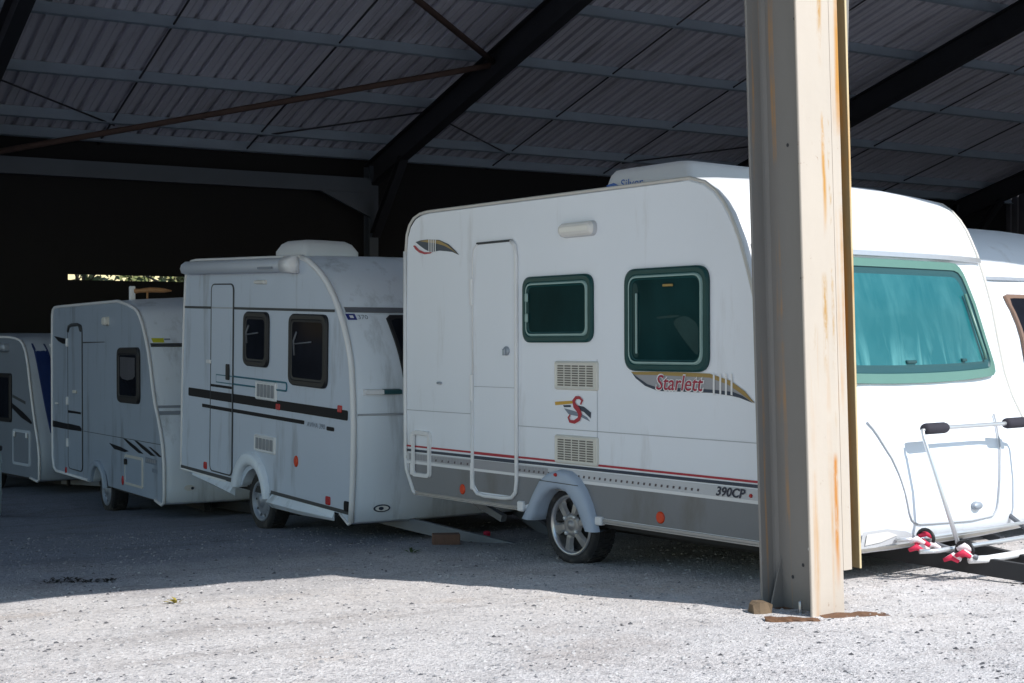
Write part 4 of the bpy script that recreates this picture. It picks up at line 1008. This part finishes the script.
# ------------------------------------------------------------------ front column (rusty cream stanchion)
def rust_mat(name,base,amt,seed,runs=()):
    m=bpy.data.materials.new(name); m.use_nodes=True; N=m.node_tree.nodes; L=m.node_tree.links; b=N['Principled BSDF']
    tc=N.new('ShaderNodeTexCoord'); P=tc.outputs['Object']
    def nz(sc,stretch,det=6,rough=.6,dist=0):
        mp=N.new('ShaderNodeMapping'); mp.inputs['Scale'].default_value=stretch; mp.inputs['Location'].default_value=(seed,seed*.7,seed*1.3); L.new(P,mp.inputs[0])
        n=N.new('ShaderNodeTexNoise'); S(n,'Scale').default_value=sc; S(n,'Detail').default_value=det; S(n,'Roughness').default_value=rough; S(n,'Distortion').default_value=dist; L.new(mp.outputs[0],n.inputs[0]); return n.outputs['Fac']
    def ramp(x,a,bb):
        c=N.new('ShaderNodeValToRGB'); c.color_ramp.elements[0].position=a; c.color_ramp.elements[1].position=bb; L.new(x,c.inputs[0]); return c.outputs[0]
    def mul(x,y):
        q=N.new('ShaderNodeMath'); q.operation='MULTIPLY'; L.new(x,q.inputs[0]); L.new(y,q.inputs[1]); return q.outputs[0]
    def mix(f,a,bb):
        x=N.new('ShaderNodeMix'); x.data_type='RGBA'; L.new(f,x.inputs['Factor'])
        if isinstance(a,tuple): x.inputs['A'].default_value=(*a,1)
        else: L.new(a,x.inputs['A'])
        x.inputs['B'].default_value=(*bb,1); return x.outputs['Result']
    c=mix(nz(2.5,(1,1,.5)),tuple(k*.88 for k in base),tuple(min(1,k*1.08) for k in base))
    c=mix(mul(ramp(nz(9,(1,1,.05)),.52,.80),ramp(nz(1.3,(1,1,1)),.4,.7)),c,tuple(k*.80 for k in base))
    st=mul(ramp(nz(13,(1,1,.028),5,.55),.60-amt*.08,.70-amt*.04),ramp(nz(1.7,(.6,.6,1.0),4),.44-amt*.05,.60))
    c=mix(st,c,(.50,.24,.05))
    sp_=mul(ramp(nz(40,(1,1,.6),4,.7),.66,.72),ramp(nz(2.2,(1,1,1)),.48,.62))
    c=mix(sp_,c,(.24,.10,.03))
    if runs:
        sp=N.new('ShaderNodeSeparateXYZ'); L.new(P,sp.inputs[0])
        wob=N.new('ShaderNodeMath'); wob.operation='MULTIPLY_ADD'; L.new(nz(3,(.2,.2,1.2),3),wob.inputs[0]); wob.inputs[1].default_value=.02; L.new(sp.outputs['X'],wob.inputs[2])
        for (x0,wd,z0,z1,col_,th) in runs:
            d=N.new('ShaderNodeMath'); d.operation='SUBTRACT'; L.new(wob.outputs[0],d.inputs[0]); d.inputs[1].default_value=x0+.01
            a=N.new('ShaderNodeMath'); a.operation='ABSOLUTE'; L.new(d.outputs[0],a.inputs[0])
            k=N.new('ShaderNodeMapRange'); k.inputs['From Min'].default_value=wd; k.inputs['From Max'].default_value=wd*.15; L.new(a.outputs[0],k.inputs['Value'])
            zt=N.new('ShaderNodeMapRange'); zt.inputs['From Min'].default_value=z1; zt.inputs['From Max'].default_value=z1-.05; L.new(sp.outputs['Z'],zt.inputs['Value'])
            zb_=N.new('ShaderNodeMapRange'); zb_.inputs['From Min'].default_value=z0; zb_.inputs['From Max'].default_value=z0+.25; L.new(sp.outputs['Z'],zb_.inputs['Value'])
            f=mul(mul(k.outputs[0],mul(zt.outputs[0],zb_.outputs[0])),ramp(nz(7,(1.5,1.5,.35),7,.75),th,th+.12))
            c=mix(f,c,col_)
    L.new(c,b.inputs['Base Color']); S(b,'Roughness').default_value=.5; 
    n=N.new('ShaderNodeTexNoise'); S(n,'Scale').default_value=18; L.new(P,n.inputs[0]); bp=N.new('ShaderNodeBump'); S(bp,'Strength').default_value=.10; S(bp,'Distance').default_value=.01; L.new(n.outputs[0],bp.inputs['Height']); L.new(bp.outputs[0],b.inputs['Normal'])
    return m
M['col_f']=rust_mat('column_paint',(.55,.48,.405),.75,2.3,[(.155,.016,1.9,2.55,(.50,.25,.05),.40),(.15,.020,2.75,3.6,(.46,.26,.08),.42),(.178,.020,.15,.85,(.50,.20,.03),.36),(.05,.03,1.0,1.5,(.42,.27,.12),.52),(.14,.022,1.15,1.75,(.45,.27,.10),.47),(.192,.012,.9,2.6,(.42,.24,.07),.47)]); M['col_shade']=rust_mat('column_paint_shaded',(.225,.21,.195),-.2,5.1); M['col_e']=rust_mat('column_edge',(.62,.50,.30),.7,3.3); M['col_o']=rust_mat('column_olive',(.33,.25,.14),.9,8.2)  # web copy of the column paint is darkened, its shade put into the colour
M['rust']=pmat('rust_plate',(.17,.085,.042),.85,var=.4,scale=14,bump=.4,bscale=40,dirt=(.10,.05,.03),dirt_amt=.5,dscale=9)
M['oldwood']=pmat('old_wood',(.17,.12,.075),.9,var=.35,scale=10,bump=.4,bscale=30)
M['bolt']=pmat('bolt_zinc',(.5,.5,.5),.35,metal=.8)
LEAN=math.radians(1.62)
cb=world(1.480,6.885,.105)
ax=world(0,1,0)                                   # lean about the viewing axis: towards the left of the photo
colmat=Matrix.Translation(cb)@Matrix.Rotation(-LEAN,4,Vector((ax.x,ax.y,0)).normalized())
col=empty('steel_column',mat=colmat); tag(col,'tall cream-painted steel column with rust streaks standing in front of the big white caravan','column')
HC=4.98; FW,DP=.215,.39
mb=MB(); mb.box((0,0,-.02),(FW,.016,HC),0,.0035); mb.build('front_flange',M['col_f'],col)
mb=MB(); mb.box((0,DP-.016,-.02),(FW,DP,HC),0,.0035); mb.build('rear_flange',M['col_shade'],col)
mb=MB(); xw=FW/2; t_=.006; R=[]
pr=[(xw-t_-.022,.0165),(xw-t_-.010,.021),(xw-t_,.04),(xw-t_,DP-.04),(xw-t_-.010,DP-.021),(xw-t_-.022,DP-.0165),(xw+t_+.022,DP-.0165),(xw+t_+.010,DP-.021),(xw+t_,DP-.04),(xw+t_,.04),(xw+t_+.010,.021),(xw+t_+.022,.0165)]
mb.loft([[(p[0],p[1],z) for p in pr] for z in (-.02,HC)],0,True,True); mb.build('web',M['col_shade'],col)
mb=MB(); mb.loft([[(x_+dx*(x_>.3),y_,z_) for x_,y_ in ((.11,DP+.004),(.545,DP+.004),(.66,DP+.165),(.175,DP+.165))] for z_,dx in ((-.02,0),(HC,.29))],0,True,True); mb.build('shadow_post',M['col_shade'],col)  # added post behind the column, shaped to fill a gap in its ground shadow
# door track bolted to the right of the flange
x0=FW+.002; zb=.252
mb=MB(); mb.box((x0,.003,zb),(x0+.056,.012,HC)); mb.box((x0+.046,.012,zb),(x0+.056,.10,HC),1); mb.box((x0+.056,.088,zb),(x0+.108,.10,HC),1); mb.box((x0+.108,.005,zb),(x0+.118,.088,HC),1); mb.box((x0+.107,.0,zb),(x0+.1185,.0045,HC),2); mb.box((x0+.0,.012,zb),(x0+.008,.10,HC))
mb.build('door_track',[M['col_f'],M['col_o'],M['col_e']],col)
for (z,off,mm) in ((3.02,0,'rod'),(1.72,0,'rod'),(.36,0,'bolt')):
    for (yy,dz) in ((.045,-.005),(.105,0.0)):
        b=MB(); n=6; bx=xw-t_
        R=[[(bx-h,yy+r*math.cos(2*PI*k/n),z+dz+r*math.sin(2*PI*k/n)) for k in range(n)] for h,r in ((0,.013),(.012,.013),(.012,.007),(.020,.007))]
        b.loft(R,0,True,True); b.build('bolt',M[mm],col)
pl=MB(); pl.box((xw-t_-.006,.085,.45),(xw-t_,.125,2.9),0,.002); pl.build('cover_strip',M['col_shade'],col)
for (yy,z) in ((.17,.27),(.25,.20),(.20,2.4)):
    b=MB(); bx=xw-t_-.0015; b.poly([(bx,yy+.010*math.cos(2*PI*k/10),z+.010*math.sin(2*PI*k/10)) for k in range(10)]); b.build('rust_hole',M['rod'],col)
bs=MB(); bs.box((-.07,-.022,.0),(FW+.09,DP+.02,.036),0,.006); bs.build('base_plate',M['rust'],col)
gs=MB(); gs.loft([[(xw-.10,DP-.05,0),(xw-t_,DP-.05,0),(xw-t_,DP-.05,.30)],[(xw-.10,DP-.06,0),(xw-t_,DP-.06,0),(xw-t_,DP-.06,.30)]],0,True,True); gs.build('gusset',M['col_shade'],col)
b=MB(); b.tube([(.03,.12,-.0),(.03,.12,.10),(.03,.12,.105)],[.010,.010,.006],8); b.tube([(.03,.12,.02),(.03,.12,.045)],.022,6); b.build('anchor_bolt',M['bolt'],col)

# rotten timber lying round the foot of the column
def at(X,D,dz=0): 
    p=world(X,D); p.z=gz(p.x,p.y)+dz; return p
def plank(name,label,cat,c,a,L_,W_,H_,mat,group=None,jag=.02,n=8):
    mb=MB(); R=[]
    for i in range(n+1):
        x=-L_/2+L_*i/n; j=lambda:random.uniform(-jag,jag)
        k=1 if 0<i<n else .8
        R.append([(x+j()*.5,-W_/2*k+j(),0),(x+j()*.5,W_/2*k+j(),0),(x+j()*.5,W_/2*k*.9+j(),H_*k+j()*.3),(x+j()*.5,-W_/2*k*.9+j(),H_*k+j()*.3)])
    mb.loft(R,0,True,True); o=mb.build(name,mat); o.location=c; o.rotation_euler=(0,0,a); tag(o,label,cat,group); return o
va=math.atan2(world(1,0).y,world(1,0).x)
plank('timber_scrap','rotten orange-brown strip of timber lying to the right of the column foot','timber',at(1.69,6.92,-.005),va+.15,.34,.13,.009,M['rust'],jag=.012)
plank('timber_scrap','short brown timber piece lying against the left front of the column foot','timber',at(1.36,6.80,-.002),va-.12,.26,.07,.016,M['rust'],jag=.010)
plank('timber_block','small weathered block lying behind the left side of the column foot','timber block',at(1.25,7.05,-.004),va+.3,.10,.09,.06,M['oldwood'],jag=.008,n=4)
# brick propping the drawbar
M['brick']=pmat('dark_brick',(.17,.095,.07),.85,var=.3,scale=14,bump=.3,bscale=50)
br=MB(); br.box((-.11,-.055,0),(.11,.055,.085),0,.006); o=br.build('brick',M['brick']); 
o.location=at(-0.524,11.111,0.000); o.rotation_euler=(0,0,va+.1)
tag(o,'reddish brown brick on the gravel beneath the grey drawbar','brick')
# red cap
rc=MB(); rc.tube([(0,0,0),(0,0,.03),(0,0,.04)],[.03,.03,.015],10); o=rc.build('plastic_cap',M['strapr']); o.location=at(-0.209,11.686,0.000)
tag(o,'small red plastic cap lying on the gravel near the white caravan wheel','cap')
# weeds
M['weed']=pmat('weed_leaf',(.30,.24,.03),.7,var=.4,scale=40); M['weed_g']=pmat('weed_green',(.06,.11,.03),.7,var=.4,scale=40); M['weed_d']=pmat('rotten_leaf',(.020,.018,.016),.9,var=.4,scale=30)
def weed(label,pos,n,ln,mat,flat=.3,spread=(.3,.3)):
    mb=MB()
    for i in range(n):
        a=random.uniform(0,2*PI); L_=ln*random.uniform(.5,1.1); w=.18*L_; up=L_*random.uniform(.2,1)*flat
        d=Vector((math.cos(a),math.sin(a),0)); s_=Vector((-d.y,d.x,0)); q_=wdir((random.uniform(-1,1)*spread[0]*ln,random.uniform(-1,1)*spread[1]*ln,0)); b=Vector(q_)
        P=[b+d*.1*L_,b+d*.5*L_+s_*w+Vector((0,0,up*.8)),b+d*L_+Vector((0,0,up)),b+d*.5*L_-s_*w+Vector((0,0,up*.75)),b+d*.5*L_+Vector((0,0,up*.6))]
        mb.add(P,[(0,4,1),(0,3,4),(1,4,2),(4,3,2)],0)
    o=mb.build('weed_plant',mat); o.location=pos; tag(o,label,'weed')
weed('low yellow-green weed on the sunlit gravel at the left',at(-1.901,7.947,0.000),9,.065,M['weed'],.5)
weed('small green weed in the shade left of the big white caravan',at(-0.745,10.433,0.000),10,.07,M['weed_g'],.9)
weed('flattened clump of rotten dark leaves in the shade at the left',at(-2.854,9.208,0.000),110,.06,M['weed_d'],.4,(4.0,1.3))
weed('thin yellow grass blade at the foot of the column',at(1.532,7.298,0.000),5,.16,M['weed'],1.3)
# dark heap of rotten leaves
# water container at the far left
wb=empty('water_container',(0,0,0)); wb.location=at(-6.2,16.3,0)
tag(wb,'pale rounded water container just showing at the left edge, in front of the farthest caravan','container')
mb=MB(); prof=[(.001,0),(.21,0),(.235,.03),(.24,.25),(.245,.28),(.24,.31),(.24,.62),(.245,.65),(.24,.68),(.23,.80),(.19,.84),(.001,.85)]
rings=[[(r*math.cos(2*PI*k/28),r*math.sin(2*PI*k/28),z) for k in range(28)] for r,z in prof]
mb.loft(rings,0,True,False,True); mb.build('drum',pmat('drum_plastic',(.55,.66,.64),.4),wb)
mb=MB(); mb.loft([[(r*math.cos(2*PI*k/28),r*math.sin(2*PI*k/28),z) for k in range(28)] for r,z in ((.243,.78),(.25,.79),(.25,.83),(.2,.845))],0,True,False,True); mb.build('rim_band',M['black'],wb)

# ================================================================== trees beyond the rear wall
M['leaf']=pmat('leaf_light',(.17,.20,.07),.6,var=.5,scale=3); M['leaf2']=pmat('leaf_yellow',(.34,.32,.15),.6,var=.4,scale=3); M['bark']=pmat('bark',(.10,.08,.06),.9,var=.3)
def tree(label,u,w,h,rad,seed,mats):
    rr=random.Random(seed); zb=gz(u,w)
    t=empty('hedge_tree',(u,w,zb)); tag(t,label,'tree','trees beyond the rear wall')
    mb=MB(); mb.tube([(0,0,0),(.05,.02,h*.3),(-.05,.05,h*.6),(0,0,h*.85)],[.16,.13,.08,.03],8)
    for k in range(6):
        a=k*1.05; mb.tube([(0,0,h*(.25+.08*k)),(rad*.5*math.cos(a),rad*.5*math.sin(a),h*(.4+.08*k)),(rad*.8*math.cos(a),rad*.8*math.sin(a),h*(.45+.08*k))],[.06,.04,.015],6)
    mb.build('trunk',M['bark'],t)
    c=MB(); cl=[(rr.uniform(-1,1)*rad*.8,rr.uniform(-1,1)*rad*.8,h*rr.uniform(.15,.98),rr.uniform(.35,.7)) for _ in range(40)]
    for i in range(5200):
        x,y,z,r=rr.choice(cl); d=Vector((rr.gauss(0,1),rr.gauss(0,1),rr.gauss(0,1))).normalized()*r*rr.random()**.4
        p=Vector((x,y,z))+d; a=Vector((rr.gauss(0,1),rr.gauss(0,1),rr.gauss(0,1))).normalized(); b=a.orthogonal().normalized(); s_=rr.uniform(.08,.17)
        c.add([p-a*s_,p+b*s_*.6,p+a*s_,p-b*s_*.6],[(0,1,2,3)],rr.choice((0,0,1)))
    c.build('crown',mats,t)
for i,(u,w,h,r,lb) in enumerate(((6.6,40,6.8,2.3,'leafy tree at the left end of the bright slot in the rear wall'),(9.6,41,6.6,2.3,'yellowish tree in the middle of the bright slot in the rear wall'),(12.6,40,6.8,2.3,'leafy tree at the right end of the bright slot in the rear wall'))):
    tree(lb,u,w,h,r,20+i,[M['leaf'],M['leaf2']])

# ================================================================== light, camera
EL=math.radians(46)
ts=world(.73,-.683).normalized(); ts=Vector((ts.x*math.cos(EL),ts.y*math.cos(EL),math.sin(EL)))
sl=bpy.data.lights.new('sun','SUN'); sl.energy=5.0; sl.angle=math.radians(.53); sl.color=(1,.965,.925)
so=bpy.data.objects.new('sun',sl); COL.objects.link(so); so.rotation_euler=ts.to_track_quat('Z','Y').to_euler(); so.location=(0,0,30)
wd_=bpy.data.worlds.new('World'); scene.world=wd_; wd_.use_nodes=True; N=wd_.node_tree.nodes; bg=N['Background']
sky=N.new('ShaderNodeTexSky'); sky.sky_type='NISHITA'; sky.sun_disc=False; sky.sun_elevation=EL; sky.sun_rotation=math.atan2(ts.x,ts.y)
sky.air_density=1.8; sky.dust_density=.1; sky.ozone_density=4.5
wd_.node_tree.links.new(sky.outputs[0],bg.inputs[0]); bg.inputs[1].default_value=0.15
cd=bpy.data.cameras.new('camera'); cam=bpy.data.objects.new('camera',cd); COL.objects.link(cam)
cd.sensor_width=36; cd.lens=36*1400/1024; cd.clip_start=.05; cd.clip_end=3000
f=world(0,1).normalized(); pit=6.5/1400; f=Vector((f.x*math.cos(pit),f.y*math.cos(pit),-math.sin(pit)))
cam.location=(0,0,1.54); cam.rotation_euler=f.to_track_quat('-Z','Y').to_euler()
scene.camera=cam
scene.view_settings.view_transform='Standard'; scene.view_settings.look='None'; scene.view_settings.exposure=0; scene.view_settings.gamma=1
scene.cycles.max_bounces=8; scene.cycles.diffuse_bounces=5
